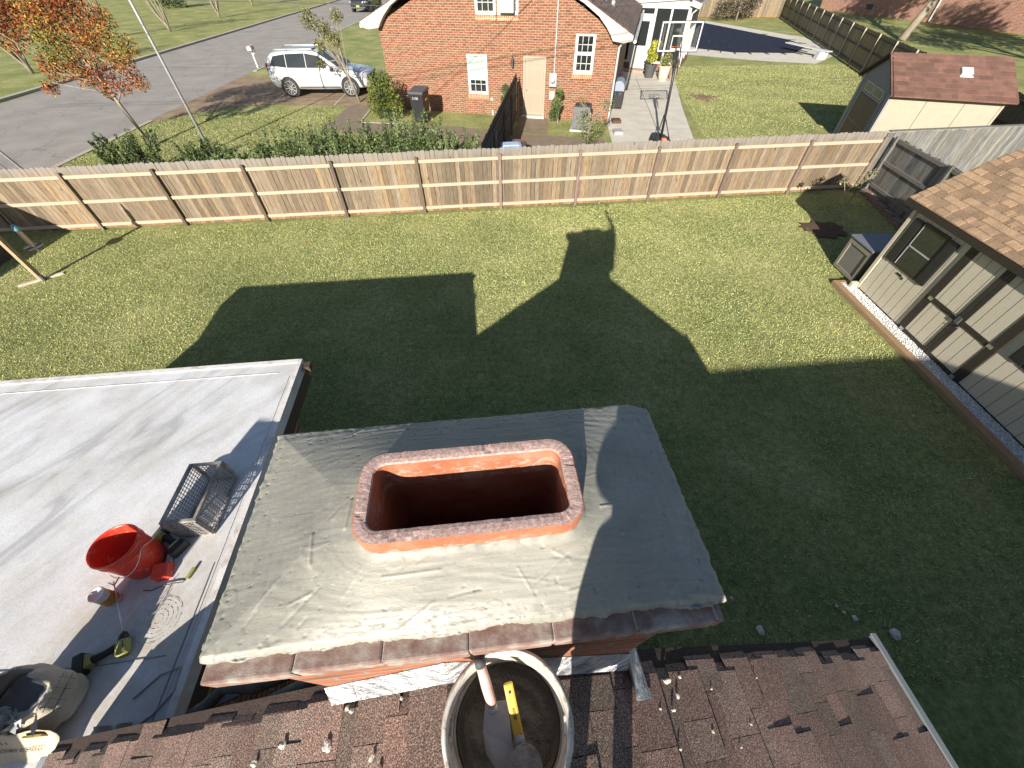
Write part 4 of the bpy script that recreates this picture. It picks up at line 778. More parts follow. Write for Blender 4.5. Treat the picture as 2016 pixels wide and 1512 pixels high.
b = SB(); b.box((X0-.03, Y1-.07, .1), (X0-.004, Y1+.012, ZW-.03)); b.build('corner_trim', MAT['tansiding'], shed)
def door(y1, y2, top):   # double door framing in dark trim
    pass
b = SB(); T = .028
for (ya, yb) in ((6.46, 6.29), (4.95, 4.78)): b = SB(); b.box((X0-T, yb, .06), (X0-.002, ya, 2.0)); b.build('door_frame', MAT['trimdark'], shed)
for k, (ya, yb) in enumerate(((6.285, 5.63), (5.60, 4.955))):
    b = SB(); b.box((X0-.02, yb, .1), (X0-.003, ya, 1.95)); dr = b.build('door', MAT['tansiding'], shed)
    b = SB(); b.box((X0-.034, yb, .1), (X0-.021, yb+.075, 1.95)) if k == 0 else b.box((X0-.034, ya-.075, .1), (X0-.021, ya, 1.95)); b.box((X0-.036, yb, .1), (X0-.0215, ya, .165)); b.box((X0-.037, yb, .86), (X0-.0222, ya, .95)); b.build('door_trim', MAT['trimdark'], dr)
    for z_ in (.13, .905):
        yy = ya+.09 if k == 0 else yb-.09; b = SB(); b.box((X0-.05, min(yy, ya if k == 0 else yb), z_-.03), (X0-.03, max(yy, ya if k == 0 else yb), z_+.03)); b.build('hinge', MAT['metal'], dr)
b = SB(); b.box((X0-.07, 5.58, .86), (X0-.04, 5.66, .98)); b.tube([sl_(X0-.04, 5.7, .95), sl_(X0-.09, 5.7, .97), sl_(X0-.1, 5.78, .98)], .009, 6); b.tube([sl_(X0-.04, 5.52, .84), sl_(X0-.09, 5.52, .82)], .009, 6); b.build('handle', MAT['dgrey'], shed)
def shedwin(yc, par):
    b = SB(); b.box((X0-.03, yc-.33, .95), (X0-.004, yc+.33, 1.88)); wn = b.build('window', MAT['trimdark'], par)
    b = SB(); b.box((X0-.034, yc-.28, 1.0), (X0-.031, yc+.28, 1.83)); b.build('pane', MAT['glass'], wn)
    b = SB(); b.box((X0-.042, yc-.29, 1.39), (X0-.0345, yc+.29, 1.415)); b.box((X0-.042, yc+.275, .99), (X0-.0345, yc+.29, 1.84)); b.build('sash', MAT['alu'], wn)
    for s_ in (-1, 1): b = SB(); b.box((X0-.045, yc+s_*.46-.11, .96), (X0-.006, yc+s_*.46+.11, 1.86)); b.box((X0-.05, yc+s_*.46-.08, 1.0), (X0-.0455, yc+s_*.46+.08, 1.4)); b.box((X0-.05, yc+s_*.46-.08, 1.44), (X0-.0455, yc+s_*.46+.08, 1.82)); b.build('shutter', MAT['black'], par, bevel=.004)
shedwin(7.22, shed); shedwin(4.02, shed)
b = SB(); b.box((X0-.012, 7.18, .83), (X0-.004, 7.32, .87)); b.box((X0-.012, 7.12, .80), (X0-.004, 7.16, .85)); b.build('nameplate', MAT['black'], shed)
# gravel and timber edge
b = MB(); b.box((8.0, -1.5, 0), (8.14, 8.2, .1)); b.box((8.14, 8.1, 0), (8.4, 8.2, .1)); tag(b.build('timber_border', M('landscape timber', (.24, .15, .08), (.34, .225, .13), 6, .85, .3, 30, sc=(6, .6, 6)), bevel=.008), label='long brown timber edging around the white gravel strip', cat='edging')
b = MB(); b.box((8.141, -1.5, .0), (8.45, 8.099, .07)); b.build('gravel_bed', M('gravel base', (.3, .3, .29), (.45, .45, .44), 60), kind='structure')
def gravel():
    n = 9000; x = RNG.uniform(8.15, 8.44, n); y = RNG.uniform(1.2, 8.08, n); z = RNG.uniform(.068, .085, n); r_ = RNG.uniform(.007, .014, n)
    base = np.array([(1, 0, 0), (-1, 0, 0), (0, 1, 0), (0, -1, 0), (0, 0, 1), (0, 0, -1)], float); f = [(0, 2, 4), (2, 1, 4), (1, 3, 4), (3, 0, 4), (2, 0, 5), (1, 2, 5), (3, 1, 5), (0, 3, 5)]
    P = base[None]*r_[:, None, None]*RNG.uniform(.6, 1.3, (n, 6, 1)); a = RNG.uniform(0, 6.28, n); c_, s_ = np.cos(a), np.sin(a)
    X = P[:, :, 0]*c_[:, None]-P[:, :, 1]*s_[:, None]; Y_ = P[:, :, 0]*s_[:, None]+P[:, :, 1]*c_[:, None]; P = np.stack([X+x[:, None], Y_+y[:, None], P[:, :, 2]*.8+z[:, None]], 2).reshape(-1, 3)
    F = (np.array(f)[None]+6*np.arange(n)[:, None, None]).reshape(-1, 3); me = bpy.data.meshes.new('gravel'); me.vertices.add(len(P)); me.vertices.foreach_set('co', P.ravel()); me.loops.add(F.size); me.loops.foreach_set('vertex_index', F.ravel())
    me.polygons.add(len(F)); me.polygons.foreach_set('loop_start', np.arange(len(F))*3); me.polygons.foreach_set('loop_total', np.full(len(F), 3)); me.update(calc_edges=True)
    q = RNG.uniform(.45, .85, n); ca = me.color_attributes.new('tint', 'FLOAT_COLOR', 'CORNER'); cc = np.stack([q, q, q*.98, np.ones(n)], 1).repeat(24, 0); ca.data.foreach_set('color', cc.ravel()); me.materials.append(M('pebbles', (1, 1, 1), tint=True, rough=.8))
    tag(link(bpy.data.objects.new('gravel', me)), label='white pebble gravel between the timber edging and the tan shed', cat='gravel', kind='stuff')
gravel()
b = MB(); b.box((-.07, -.05, 0), (.07, .05, .14)); o = b.build('stone_block', M('pale stone', (.55, .47, .3), (.66, .57, .4), 9, .9), bevel=.012); o.location = (8.32, 7.93, .08); tag(o, label='pale stone block at the corner of the gravel strip', cat='stone')
# grey storage box
bx = empty('storage_box', (8.95, 8.6, 0), label='grey panelled deck box standing in the shade beside the tan shed', cat='storage box'); MAT['greypl'] = M('grey plastic', (.12, .115, .105), (.15, .145, .13), 4, .6)
b = MB(); b.box((-.44, -.4, .03), (.42, .38, .82)); b.build('body', MAT['greypl'], bx, bevel=.02)
b = MB()
for (x0, x1, z0, z1) in ((-.46, -.4, .03, .8),): pass
b.box((-.47, -.42, .04), (-.44, -.33, .8)); b.box((-.47, .31, .04), (-.44, .4, .8)); b.box((-.47, -.33, .04), (-.44, .31, .13)); b.box((-.47, -.33, .7), (-.44, .31, .8)); b.build('trim', M('tan grey trim', (.19, .175, .14), rough=.6), bx, bevel=.006)
b = MB(); b.box((-.5, -.44, .82), (.45, .42, .88)); b.build('lid', M('slate lid', (.13, .14, .17), rough=.5), bx, bevel=.02)
# ================================================================ CREAM SHED (neighbour)
N0, NL, NR = V3((13.7, 16.7, 0)), V3((14.58, 19.75, 0)), V3((16.87, 15.6, 0)); a1 = (NL-N0); a2 = (NR-N0)
s2 = empty('shed', N0, label='cream shed with red brown roof and brown double doors beyond the grey fence', cat='shed')
def q2(a, b_, z_, o=0): v = a1*a+a2*b_; return V3((v.x, v.y, z_))
h1, h2 = 2.18, 3.02
b = MB(); b.prism([q2(0, 0, 0), q2(1, 0, 0), q2(1, 0, h1), q2(.5, 0, h2-.08), q2(0, 0, h1)], a2); b.build('wall', MAT['cream'], s2)
def jn(a, b_): return b_
b = MB(); nn = a2.normalized().cross(EZ)*-1
out = -a1.normalized()
for f_ in (1/3, 2/3): p = a2*f_+out*.004; b.bar(V3((p.x, p.y, .02)), V3((p.x, p.y, h1-.02)), .012, .012, upv=out)
p = a2*.985+out*.01; b.build('panel_joint', MAT['dgrey'], s2)
b = MB(); b.bar(V3((p.x, p.y, .02)), V3((p.x, p.y, h1-.03)), .07, .02, upv=out); b.build('corner_trim', MAT['cream'], s2)
b = MB()
b.col = (1, 1, 1)
for s_ in (0, 1):
    e_ = -.09 if s_ == 0 else 1.09; ze = h1-.12
    b.hexa([q2(e_, -.05, ze), q2(e_, 1.04, ze), q2(.5, 1.04, h2-.05), q2(.5, -.05, h2-.05), q2(e_, -.05, ze+.05), q2(e_, 1.04, ze+.05), q2(.5, 1.04, h2), q2(.5, -.05, h2)])
    for i in range(9):
        f0 = i/9; f1 = (i+1)/9; y = -.05
        while y < 1.04:
            y2 = min(y+random.uniform(.04, .16), 1.04); q = random.uniform(.75, 1.2); b.col = (q, q, q); A_ = e_+(.5-e_)*f0; B_ = e_+(.5-e_)*f1; za = ze+.05+(h2-ze-.05)*f0; zb_ = ze+.05+(h2-ze-.05)*f1
            b.hexa([q2(A_, y, za-.01), q2(B_, y, zb_-.01), q2(B_, y2, zb_-.01), q2(A_, y2, za-.01), q2(A_, y, za+.012), q2(B_, y, zb_+.002), q2(B_, y2, zb_+.002), q2(A_, y2, za+.012)]); y = y2
b.build('roof', MAT['shingle_red'], s2)
fo = -a2.normalized()
def fb_(b, a0, a1_, z0, z1, d0, d1):  # box on the front gable wall
    P0 = a1*a0+fo*d0; P1 = a1*a1_+fo*d0; P2 = a1*a1_+fo*d1; P3 = a1*a0+fo*d1; b.hexa([(p.x, p.y, z) for z in (z0, z1) for p in (P0, P1, P2, P3)])
MAT['greytrim'] = M('grey trim', (.28, .28, .29), rough=.6); MAT['browndoor'] = M('brown doors', (.11, .075, .055), rough=.6)
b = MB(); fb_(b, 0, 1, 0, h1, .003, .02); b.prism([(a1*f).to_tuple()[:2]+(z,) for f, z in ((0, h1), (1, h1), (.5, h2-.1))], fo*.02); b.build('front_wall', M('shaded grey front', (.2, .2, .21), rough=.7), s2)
b = MB(); fb_(b, .0, .06, 0, h1, .021, .045); fb_(b, .94, 1, 0, h1, .021, .045); fb_(b, .14, .17, 0, 1.95, .021, .045); fb_(b, .83, .86, 0, 1.95, .021, .045); fb_(b, .14, .86, 1.68, 1.73, .022, .046); b.build('trim', MAT['greytrim'], s2)
for (f0, f1) in ((.175, .495), (.505, .825)):
    b = MB(); fb_(b, f0, f1, .05, 1.66, .021, .05); d_ = b.build('door', MAT['browndoor'], s2)
    b = MB(); fb_(b, f0, f0+.02, .06, 1.65, .051, .058); fb_(b, f1-.02, f1, .06, 1.65, .051, .058); fb_(b, f0+.021, f1-.021, .78, .84, .051, .058); b.build('door_trim', M('door rib', (.2, .16, .13)), d_)
for (f0, f1) in ((.2, .48), (.52, .8)):
    b = MB(); fb_(b, f0, f1, 1.76, 2.05, .021, .04); wn = b.build('window', MAT['white'], s2); b = MB(); fb_(b, f0+.02, f1-.02, 1.79, 2.02, .041, .044)
    b.build('pane', MAT['glass'], wn); b = MB()
    for k in range(1, 5): ff_ = f0+(f1-f0)*k/5; fb_(b, ff_-.003, ff_+.003, 1.79, 2.02, .045, .05)
    b.build('grille', MAT['white'], wn)
b = MB()
for (f0, f1, z0, z1) in ((-.1, .5, h1-.1, h2), (1.1, .5, h1-.1, h2)): p0 = a1*f0+fo*.1; p1 = a1*f1+fo*.1; b.bar((p0.x, p0.y, z0-.03), (p1.x, p1.y, z1-.06), .03, .12)
b.build('rake_trim', MAT['matteblack'], s2)
vp = q2(.27, .62, 2.62); b = MB(); ev = a2.normalized(); nv_ = (V3((out.x, out.y, 0))*.45+EZ).normalized(); tv = ev.cross(nv_); b.obb(vp+nv_*.06, ev, tv, nv_, .17, .16, .06); b.obb(vp+V3((out.x, out.y, 0))*.2-EZ*.06, ev, tv, nv_, .2, .04, .03); b.build('roof_vent', MAT['white'], s2, bevel=.02)
# ================================================================ BRICK HOUSE (neighbour)
HA = V3((-3.61, 24.19, 0)); HE = V3((.9665, -.2565, 0)); HN = V3((.2565, .9665, 0))
bh = empty('brick_house', HA, label='orange brick neighbouring house with white trim and a tan side door', cat='house')
def hq(s, d, z): v = HE*s+HN*d; return V3((v.x, v.y, z))
def hbx(b, s0, s1, d0, d1, z0, z1): b.hexa([hq(s, d, z) for z in (z0, z1) for s, d in ((s0, d0), (s1, d0), (s1, d1), (s0, d1))])
SM, ZE, ZPK = 3.3, 3.12, 6.1
b = MB(); b.prism([hq(-2.65, 0, 0), hq(8.65, 0, 0), hq(8.65, 0, ZE), hq(SM, 0, ZPK-.15), hq(-2.65, 0, 3.3)], HN*12); b.build('wall', MAT['brick_house'], bh)
MAT['hroof'] = shinglemat('dark brown roof', [(.07, .045, .035), (.1, .07, .055), (.15, .1, .08)], 12)
b = MB(); ROOF = {-1: (-3.4, 3.36), 1: (9.25, 3.13)}; slp = (6.1-3.13)/(9.25-3.3)
for s_ in (-1, 1):
    se, ze = ROOF[s_]
    b.hexa([hq(se, -.28, ze-.0), hq(se, 12.3, ze), hq(SM, 12.3, ZPK), hq(SM, -.28, ZPK), hq(se, -.28, ze+.08), hq(se, 12.3, ze+.08), hq(SM, 12.3, ZPK+.08), hq(SM, -.28, ZPK+.08)])
    for i in range(22):
        f0, f1 = i/22, (i+1)/22; A_ = se+(SM-se)*f0; B_ = se+(SM-se)*f1; za = ze+.08+(ZPK-ze)*f0; zb_ = ze+.08+(ZPK-ze)*f1; y = -.28; y0_ = y
        while y < 12.3: y2 = min(y+random.uniform(.3, .9), 12.3); q = random.uniform(.8, 1.2); b.col = (q, q, q); b.hexa([hq(A_, y, za-.01), hq(B_, y, zb_-.01), hq(B_, y2, zb_-.01), hq(A_, y2, za-.01), hq(A_, y, za+.02), hq(B_, y, zb_), hq(B_, y2, zb_), hq(A_, y2, za+.02)]); y = y2
rfh = b.build('roof', MAT['hroof'], bh)
b = MB(); 
for x_ in (7.6, 8.0): b.tube([hq(x_, 3.2, ZPK-slp*(x_-SM)), hq(x_, 3.2, ZPK-slp*(x_-SM)+.25)], .09, 10)
b.build('roof_pipe', MAT['alu'], rfh)
# curved white rake board and cornice return
MAT['soffit'] = M('cream white soffit', (.35, .335, .305), (.4, .385, .355), 4, .7)
for s_ in (-1, 1):
    b = MB(); se, ze = ROOF[s_]; slq = (ZPK-ze)/abs(se-SM); KX = abs(se-SM)/6.32
    low = [(6.3, ze-.12), (5.95, ze-.2), (5.45, ze-.14), (5.3, ze+.06), (5.1, ze+.28), (4.7, ze+.62), (4.0, ze+1.0)]
    poly = [(0, ZPK+.05), (6.32, ze+.05)]+low[0:]+[(0, ZPK-.32)]
    # split to convex strips
    low = [(a_*KX, z_) for a_, z_ in low]; tops = [(d_*KX, ZPK+.05-slq*d_*KX) for d_ in (6.32, 5.95, 5.45, 5.3, 5.1, 4.7, 4.0, 0)]; lows = low+[(0, ZPK-.36)]
    for k in range(len(tops)-1):
        (x0, t0), (x1, t1) = tops[k], tops[k+1]; l0, l1 = lows[k][1], lows[k+1][1]
        b.hexa([hq(SM+s_*x0, -.31, l0), hq(SM+s_*x1, -.31, l1), hq(SM+s_*x1, -.02 if x1 < 5.6 else .6, l1), hq(SM+s_*x0, -.02 if x0 < 5.6 else .6, l0), hq(SM+s_*x0, -.31, t0), hq(SM+s_*x1, -.31, t1), hq(SM+s_*x1, -.02 if x1 < 5.6 else .6, t1-.06), hq(SM+s_*x0, -.02 if x0 < 5.6 else .6, t0-.06)])
    b.build('rake_board', MAT['soffit'], bh)
b = MB(); b.tube([hq(-3.35, -.35, 3.28), hq(-3.35, 12, 3.28)], .07, 8); b.build('gutter', MAT['white'], bh); b = MB(); b.tube([hq(9.35, -.35, 3.0), hq(9.35, 12, 3.0)], .07, 8); b.build('gutter', MAT['white'], bh)
b = MB(); b.tube([hq(8.9, -.1, 3.0), hq(8.72, -.05, 2.75), hq(8.72, -.05, .35), hq(8.72, -.35, .12)], .05, 8); b.build('downpipe', MAT['soffit'], bh)
def hwin(s0, s1, z0, z1, par, blinds=False, ac=False, cols=3):
    b = MB(); e = .07
    hbx(b, s0, s1, -.05, .01, z0, z0+e); hbx(b, s0, s1, -.05, .01, z1-e, z1); hbx(b, s0, s0+e, -.05, .01, z0+e, z1-e); hbx(b, s1-e, s1, -.05, .01, z0+e, z1-e); zm = (z0+z1)/2; hbx(b, s0+e, s1-e, -.045, .01, zm-.04, zm+.04); wn = b.build('window', MAT['white'], par)
    b = MB(); hbx(b, s0+e, s1-e, -.018, -.006, z0+e, z1-e); b.build('pane', MAT['glass'], wn)
    if blinds: b = MB(); hbx(b, s0+e+.02, s1-e-.02, -.022, -.019, z0+(z1-z0)*.36, z1-e-.02); b.build('blind', MAT['blind'], wn)
    b = MB(); e2 = e+.05
    for za, zb_ in ((z0+e, zm-.04), (zm+.04, z1-e)):
        for k in range(1, cols): xx = s0+e+(s1-s0-2*e)*k/cols; hbx(b, xx-.012, xx+.012, -.032, -.023, za, zb_)
        hbx(b, s0+e, s1-e, -.03, -.024, (za+zb_)/2-.012, (za+zb_)/2+.012); hbx(b, s0+e, s0+e+.05, -.034, -.023, za, zb_); hbx(b, s1-e-.05, s1-e, -.034, -.023, za, zb_)
        hbx(b, s0+e, s1-e, -.0345, -.0235, za, za+.045)
    b.build('sash', MAT['white'], wn)
    b = MB(); hbx(b, s0-.02, s1+.02, -.07, -.003, z0-.2, z0-.004); b.build('brick_sill', brickmat('soldier bricks', (.36, .11, .06), (.42, .15, .07), (.55, .38, .25), .085, .3, .014, 0), wn)
    return wn
hwin(1.70, 2.71, .84, 2.36, bh, blinds=True); hwin(6.81, 7.69, 1.82, 3.17, bh); hwin(2.25, 3.2, 3.72, 5.2, bh); 
wn = hwin(3.27, 4.22, 3.72, 5.2, bh)
b = MB(); hbx(b, 3.42, 4.08, -.35, -.05, 3.8, 4.25); ac = b.build('air_conditioner', MAT['soffit'], wn, bevel=.02); b = MB(); hbx(b, 3.48, 4.02, -.36, -.351, 3.85, 4.2); b.build('grille', M('grey grille', (.3, .3, .3)), ac) if False else b.build('grille', MAT['blind'], wn)
b = MB(); hbx(b, 4.46, 4.55, -.04, .01, .0, 2.36); hbx(b, 5.45, 5.54, -.04, .01, 0, 2.36); hbx(b, 4.55, 5.45, -.04, .01, 2.28, 2.36); b.build('door_frame', M('tan trim', (.3, .25, .185), rough=.6), bh)
b = MB(); hbx(b, 4.56, 5.44, -.03, .0, .12, 2.27); dr = b.build('door', M('tan door', (.29, .24, .175), rough=.5), bh)
b = MB(); 
for (z0, z1) in ((.25, .95), (1.15, 1.9), (2.0, 2.2)):
    for (s0, s1) in ((4.66, 4.96), (5.04, 5.34)): hbx(b, s0, s1, -.036, -.031, z0, z1)
b.build('door_panel', MAT['browndoor'] if False else M('tan door panel', (.275, .225, .165), rough=.5), dr)
b = MB(); b.lathe([(0, 0), (.03, 0), (.035, .04), (.02, .07), (0, .07)], hq(4.64, -.03, 1.1), 12, -HN); b.build('handle', MAT['metal'], dr)
b = MB(); hbx(b, 4.42, 5.58, -.25, .0, 0, .1); b.build('doorstep', MAT['concrete'], bh)
b = MB(); hbx(b, 5.73, 6.1, -.14, 0, 1.28, 1.8); em = b.build('electric_meter', MAT['greytrim'], bh, bevel=.02); b = MB(); b.lathe([(.1, 0), (.1, .09), (.07, .12), (0, .12)], hq(5.92, -.14, 1.55), 20, -HN); b.build('dial', MAT['alu'], em, smooth=True)
b = MB(); b.tube([hq(5.95, -.08, 1.8), hq(5.95, -.08, 5.0)], .03, 8); b.build('conduit', MAT['alu'], bh); b = MB(); hbx(b, 5.78, 6.02, -.1, 0, .78, 1.12); b.build('junction_box', M('tan box', (.5, .45, .3), rough=.6), bh)
b = MB(); b.tube([hq(3.96, -.02, 2.35), hq(3.96, -.14, 2.3)], .02, 6); b.lathe([(0, .18), (.06, .16), (.07, .04), (.05, -.16), (0, -.18)], hq(3.96, -.15, 2.12), 10); b.build('wall_lamp', MAT['dgrey'], bh)
b = MB(); b.tube([hq(2.9, -.05, .0), hq(2.9, -.05, .22)], .05, 10); b.build('vent_pipe', MAT['white'], bh)
b = MB(); hbx(b, 2.8, 2.95, -.05, 0, .6, .72); b.build('outlet_box', MAT['greytrim'], bh)
# sunroom wing
SA = V3((7.9, 34.4, 0)); SE_ = V3((.9104, -.4138, 0)); SN = V3((.4138, .9104, 0))
sun_ = empty('sunroom', SA, label='white framed sunroom with dark screens beside the brick house', cat='sunroom')
def sq(s, d, z): v = SE_*s+SN*d; return V3((v.x, v.y, z))
def sbx(b, s0, s1, d0, d1, z0, z1): b.hexa([sq(s, d, z) for z in (z0, z1) for s, d in ((s0, d0), (s1, d0), (s1, d1), (s0, d1))])
b = MB(); sbx(b, -3, .45, 0, 5.5, 0, .45); sbx(b, 1.57, 3.75, 0, 5.5, 0, .45); b.build('brick_base', MAT['brick_house'], sun_)
b = MB()
for (s0, s1) in ((-1.2, -1.08), (.3, .5), (1.56, 1.72), (2.58, 2.7), (3.6, 3.78)): sbx(b, s0, s1, -.06, .06, .4, 3.2)
sbx(b, -3, 3.78, -.065, .065, 3.1, 3.28); sbx(b, -3, .46, -.08, .06, .42, .54); sbx(b, 1.57, 3.76, -.08, .06, .42, .54)
for d_ in (1.3, 2.7, 4.1, 5.4): sbx(b, 3.66, 3.78, d_, d_+.12, .4, 3.2)
sbx(b, 3.65, 3.79, .065, 5.5, 3.101, 3.279); sbx(b, .5, 1.56, -.062, .06, 2.62, 2.84); b.build('frame', MAT['white'], sun_)
b = MB(); sbx(b, -3, 3.7, -.01, .01, .5, 3.15); sbx(b, 3.7, 3.72, .02, 5.5, .5, 3.15); b.build('screen', MAT['glass'], sun_)
b = MB(); sbx(b, -3, 3.6, .6, .62, 0, 3.1); b.build('inner_blind', MAT['screen'], sun_)
b = MB(); sbx(b, .5, 1.56, -.1, -.02, .12, 2.62); sd_ = b.build('screen_door', MAT['white'], sun_, bevel=.01); b = MB(); sbx(b, .68, 1.4, -.11, -.101, 1.3, 2.5); b.build('pane', MAT['glass'], sd_); b = MB(); sbx(b, .85, 1.15, -.115, -.101, .35, .85); b.build('pet_flap', MAT['soffit'], sd_, bevel=.01)
b = MB(); b.prism([sq(-3, -.02, 3.28), sq(3.8, -.02, 3.28), sq(3.8, -.02, 3.4), sq(1.3, -.02, 4.5), sq(-3, -.02, 3.6)], SN*.1); b.build('gable', MAT['soffit'], sun_)
b = MB(); b.hexa([sq(1.2, -.25, 4.5), sq(4.25, -.25, 3.28), sq(4.25, 5.7, 3.28), sq(1.2, 5.7, 4.5), sq(1.2, -.25, 4.62), sq(4.25, -.25, 3.4), sq(4.25, 5.7, 3.4), sq(1.2, 5.7, 4.62)]); b.build('roof', MAT['hroof'], sun_)
b = MB(); b.bar(sq(4.25, -.3, 3.32), sq(4.25, 5.7, 3.32), .12, .14); b.bar(sq(3.7, -.27, 3.4), sq(4.25, -.27, 3.25), .06, .25); b.tube([sq(4.2, -.1, 3.2), sq(3.85, -.1, 2.9), sq(3.85, -.1, .1)], .05, 8); b.build('gutter', MAT['white'], sun_)
b = MB(); sbx(b, .2, 2.0, -.75, -.0, 0, .1); b.build('step', brickmat('paving brick', (.3, .2, .14), (.36, .25, .18), (.4, .34, .28), .2, .1, .012), sun_)
# ================================================================ FOLIAGE
def cloud(blobs, n, rg, shell=.5, flat=1):
    """points spread through a set of ellipsoid lobes; more near the outside"""
    wts = np.array([b_[3]**2 for b_ in blobs]); k = rg.choice(len(blobs), n, p=wts/wts.sum()); B = np.array([b_[:3] for b_ in blobs])[k]; r_ = np.array([b_[3] for b_ in blobs])[k]
    d = rg.normal(size=(n, 3)); d /= np.linalg.norm(d, axis=1)[:, None]; q = rg.random(n)**shell; return B+d*(r_*q)[:, None]*np.array([1, 1, flat])
def leafcols(pts, pal, rg, fr=1.5, jit=.25, seed=0):
    n = len(pts); f = (np.sin(pts[:, 0]*fr*2.1+seed)+np.sin(pts[:, 1]*fr*2.7+seed*2)+np.sin(pts[:, 2]*fr*3.1+seed*3))/3+rg.normal(0, .35, n); k = np.clip(((f+1)/2*len(pal)).astype(int), 0, len(pal)-1); return np.array(pal)[k]*rg.uniform(1-jit, 1+jit, (n, 1))
def branchy(mb, base, top, r0_, rg, blobs, nb=10, r1=.012):
    mb.tube([base, V3(base).lerp(V3(top), .5)+V3((rg.uniform(-.05, .05), rg.uniform(-.05, .05), 0)), top], [r0_, r0_*.8, r0_*.5], 10)
    for i in range(nb):
        bl = blobs[i % len(blobs)]; s0 = V3(base).lerp(V3(top), rg.uniform(.45, 1)); e = V3(bl[:3])+V3((rg.uniform(-.4, .4), rg.uniform(-.4, .4), rg.uniform(-.2, .5)))*bl[3]
        mid = s0.lerp(e, .5)+V3((0, 0, -.1*bl[3])); mb.tube([s0, mid, e], [r0_*.38, r0_*.25, r1], 6)
GRN = [(.03, .05, .014), (.05, .085, .022), (.08, .125, .035), (.12, .16, .05)]
def tree(name, base, top, blobs, n, ls, pal, label, cat='tree', r0_=.1, bark='trunk', nb=14, seed=1, group=None, fr=1.5, shell=.5, jit=.25, aspect=.55):
    rg = np.random.default_rng(seed); rr_ = random.Random(seed); root = empty(name, base, label=label, cat=cat, group=group); b = MB(); B = V3(base)
    bl = [(q[0]-B.x, q[1]-B.y, q[2]-B.z, q[3]) for q in blobs]; branchy(b, (0, 0, 0), V3(top)-B, r0_, rr_, bl, nb); b.build('trunk', MAT[bark], root, smooth=True)
    if n: pts = cloud(bl, n, rg, shell); cards('crown', pts, ls, leafcols(pts, pal, rg, fr, jit, seed), MAT['leaf'], root, seed=seed, aspect=aspect)
    return root
# red maple by the road
MP = [(.16, .035, .015), (.26, .07, .022), (.33, .12, .03), (.3, .2, .035), (.14, .15, .025), (.09, .11, .02)]
rgm = np.random.default_rng(5)
mb_ = [(-16.9, 19.4, 4.3, .8), (-17.6, 19.8, 3.9, .7), (-18.4, 19.6, 4.5, .8), (-17.0, 19.2, 3.2, .62), (-16.2, 19.5, 3.4, .6), (-15.5, 19.4, 3.5, .55), (-15.0, 19.3, 2.8, .5), (-14.9, 19.5, 2.2, .38), (-16.1, 19.3, 2.5, .5), (-16.9, 19.5, 2.45, .5), (-17.8, 19.4, 2.7, .5), (-15.5, 19.3, 2.1, .33), (-17.5, 19.5, 5.4, .9), (-16.0, 19.4, 4.4, .75), (-16.2, 19.3, 1.95, .3), (-18.8, 19.6, 3.6, .6), (-19.4, 19.4, 4.2, .7), (-18.3, 19.2, 2.1, .3), (-15.0, 19.4, 4.0, .55), (-14.5, 19.4, 3.3, .42), (-15.6, 19.4, 4.9, .65), (-16.4, 19.4, 5.6, .7)]
tree('maple_tree', (-15.69, 19.14, 0), (-16.5, 19.4, 3.4), mb_, 20000, .045, MP, 'young maple tree with red, orange and yellow leaves beside the street', r0_=.075, bark='trunk', nb=18, seed=5, fr=1.1, shell=.45, aspect=.5)
# crepe myrtles over the road
def crepe(base, seed, h, lean, label):
    root = empty('crepe_myrtle', base, label=label, cat='tree', group='multi stemmed trees across the street'); rr_ = random.Random(seed); b = MB(); tips = []
    for k in range(7):
        a = 2*PI*k/7+rr_.uniform(-.3, .3); p1 = V3((.1*math.cos(a), .1*math.sin(a), .5)); p2 = V3((.5*math.cos(a)+lean*.4, .5*math.sin(a), 1.6)); p3 = V3((1.0*math.cos(a)+lean, 1.0*math.sin(a), h)); b.tube([(0.05*math.cos(a), .05*math.sin(a), 0), p1, p2, p3], [.09, .07, .05, .02], 8)
        for j in range(5): q = p2.lerp(p3, rr_.uniform(.2, 1)); e = q+V3((rr_.uniform(-.5, .5), rr_.uniform(-.5, .5), rr_.uniform(.3, .9))); b.tube([q, e], [.018, .006], 5); tips.append((e.x, e.y, e.z, .5))
    b.build('trunk', MAT['trunk'], root, smooth=True); rg = np.random.default_rng(seed); pts = cloud(tips, 1500, rg); pts = pts[pts[:, 2] > h*.75]; cards('crown', pts, .06, leafcols(pts, [(.2, .09, .04), (.16, .13, .04), (.1, .1, .04)], rg), MAT['leaf'], root, seed=seed)
crepe((-34.0, 35.1, 0), 1, 4.3, -.6, 'bare multi stemmed tree at the left edge behind the maple'); crepe((-40.4, 52.3, 0), 2, 5, .2, 'multi stemmed tree half hidden by the top of the maple'); crepe((-36.7, 56.7, 0), 3, 4.5, -.5, 'multi stemmed tree just right of the tall white pole'); crepe((-37.7, 69.6, 0), 4, 4.5, .4, 'multi stemmed tree beside the far kerb, second from the right'); crepe((-40.5, 85.8, 0), 6, 4.5, 0, 'farthest multi stemmed tree across the street')
# dark shrubs / street trees behind the left yard to give the shade seen there
for i, (x, y, r_) in enumerate(((-50, 47, 1.6), (-61, 64, 2.2), (-52, 84, 2.4))):
    tree('evergreen_bush', (x, y, 0), (x, y, 1.2), [(x, y, r_*.6, r_), (x+.8, y+.4, r_*.5, r_*.7), (x-.9, y-.3, r_*.5, r_*.7)], 2600, .12, GRN, ['dark evergreen bush on the far left lawn nearest the road', 'dark evergreen bush farther left behind the maple', 'far dark evergreen bush beyond the street trees'][i], cat='bush', r0_=.15, seed=30+i)
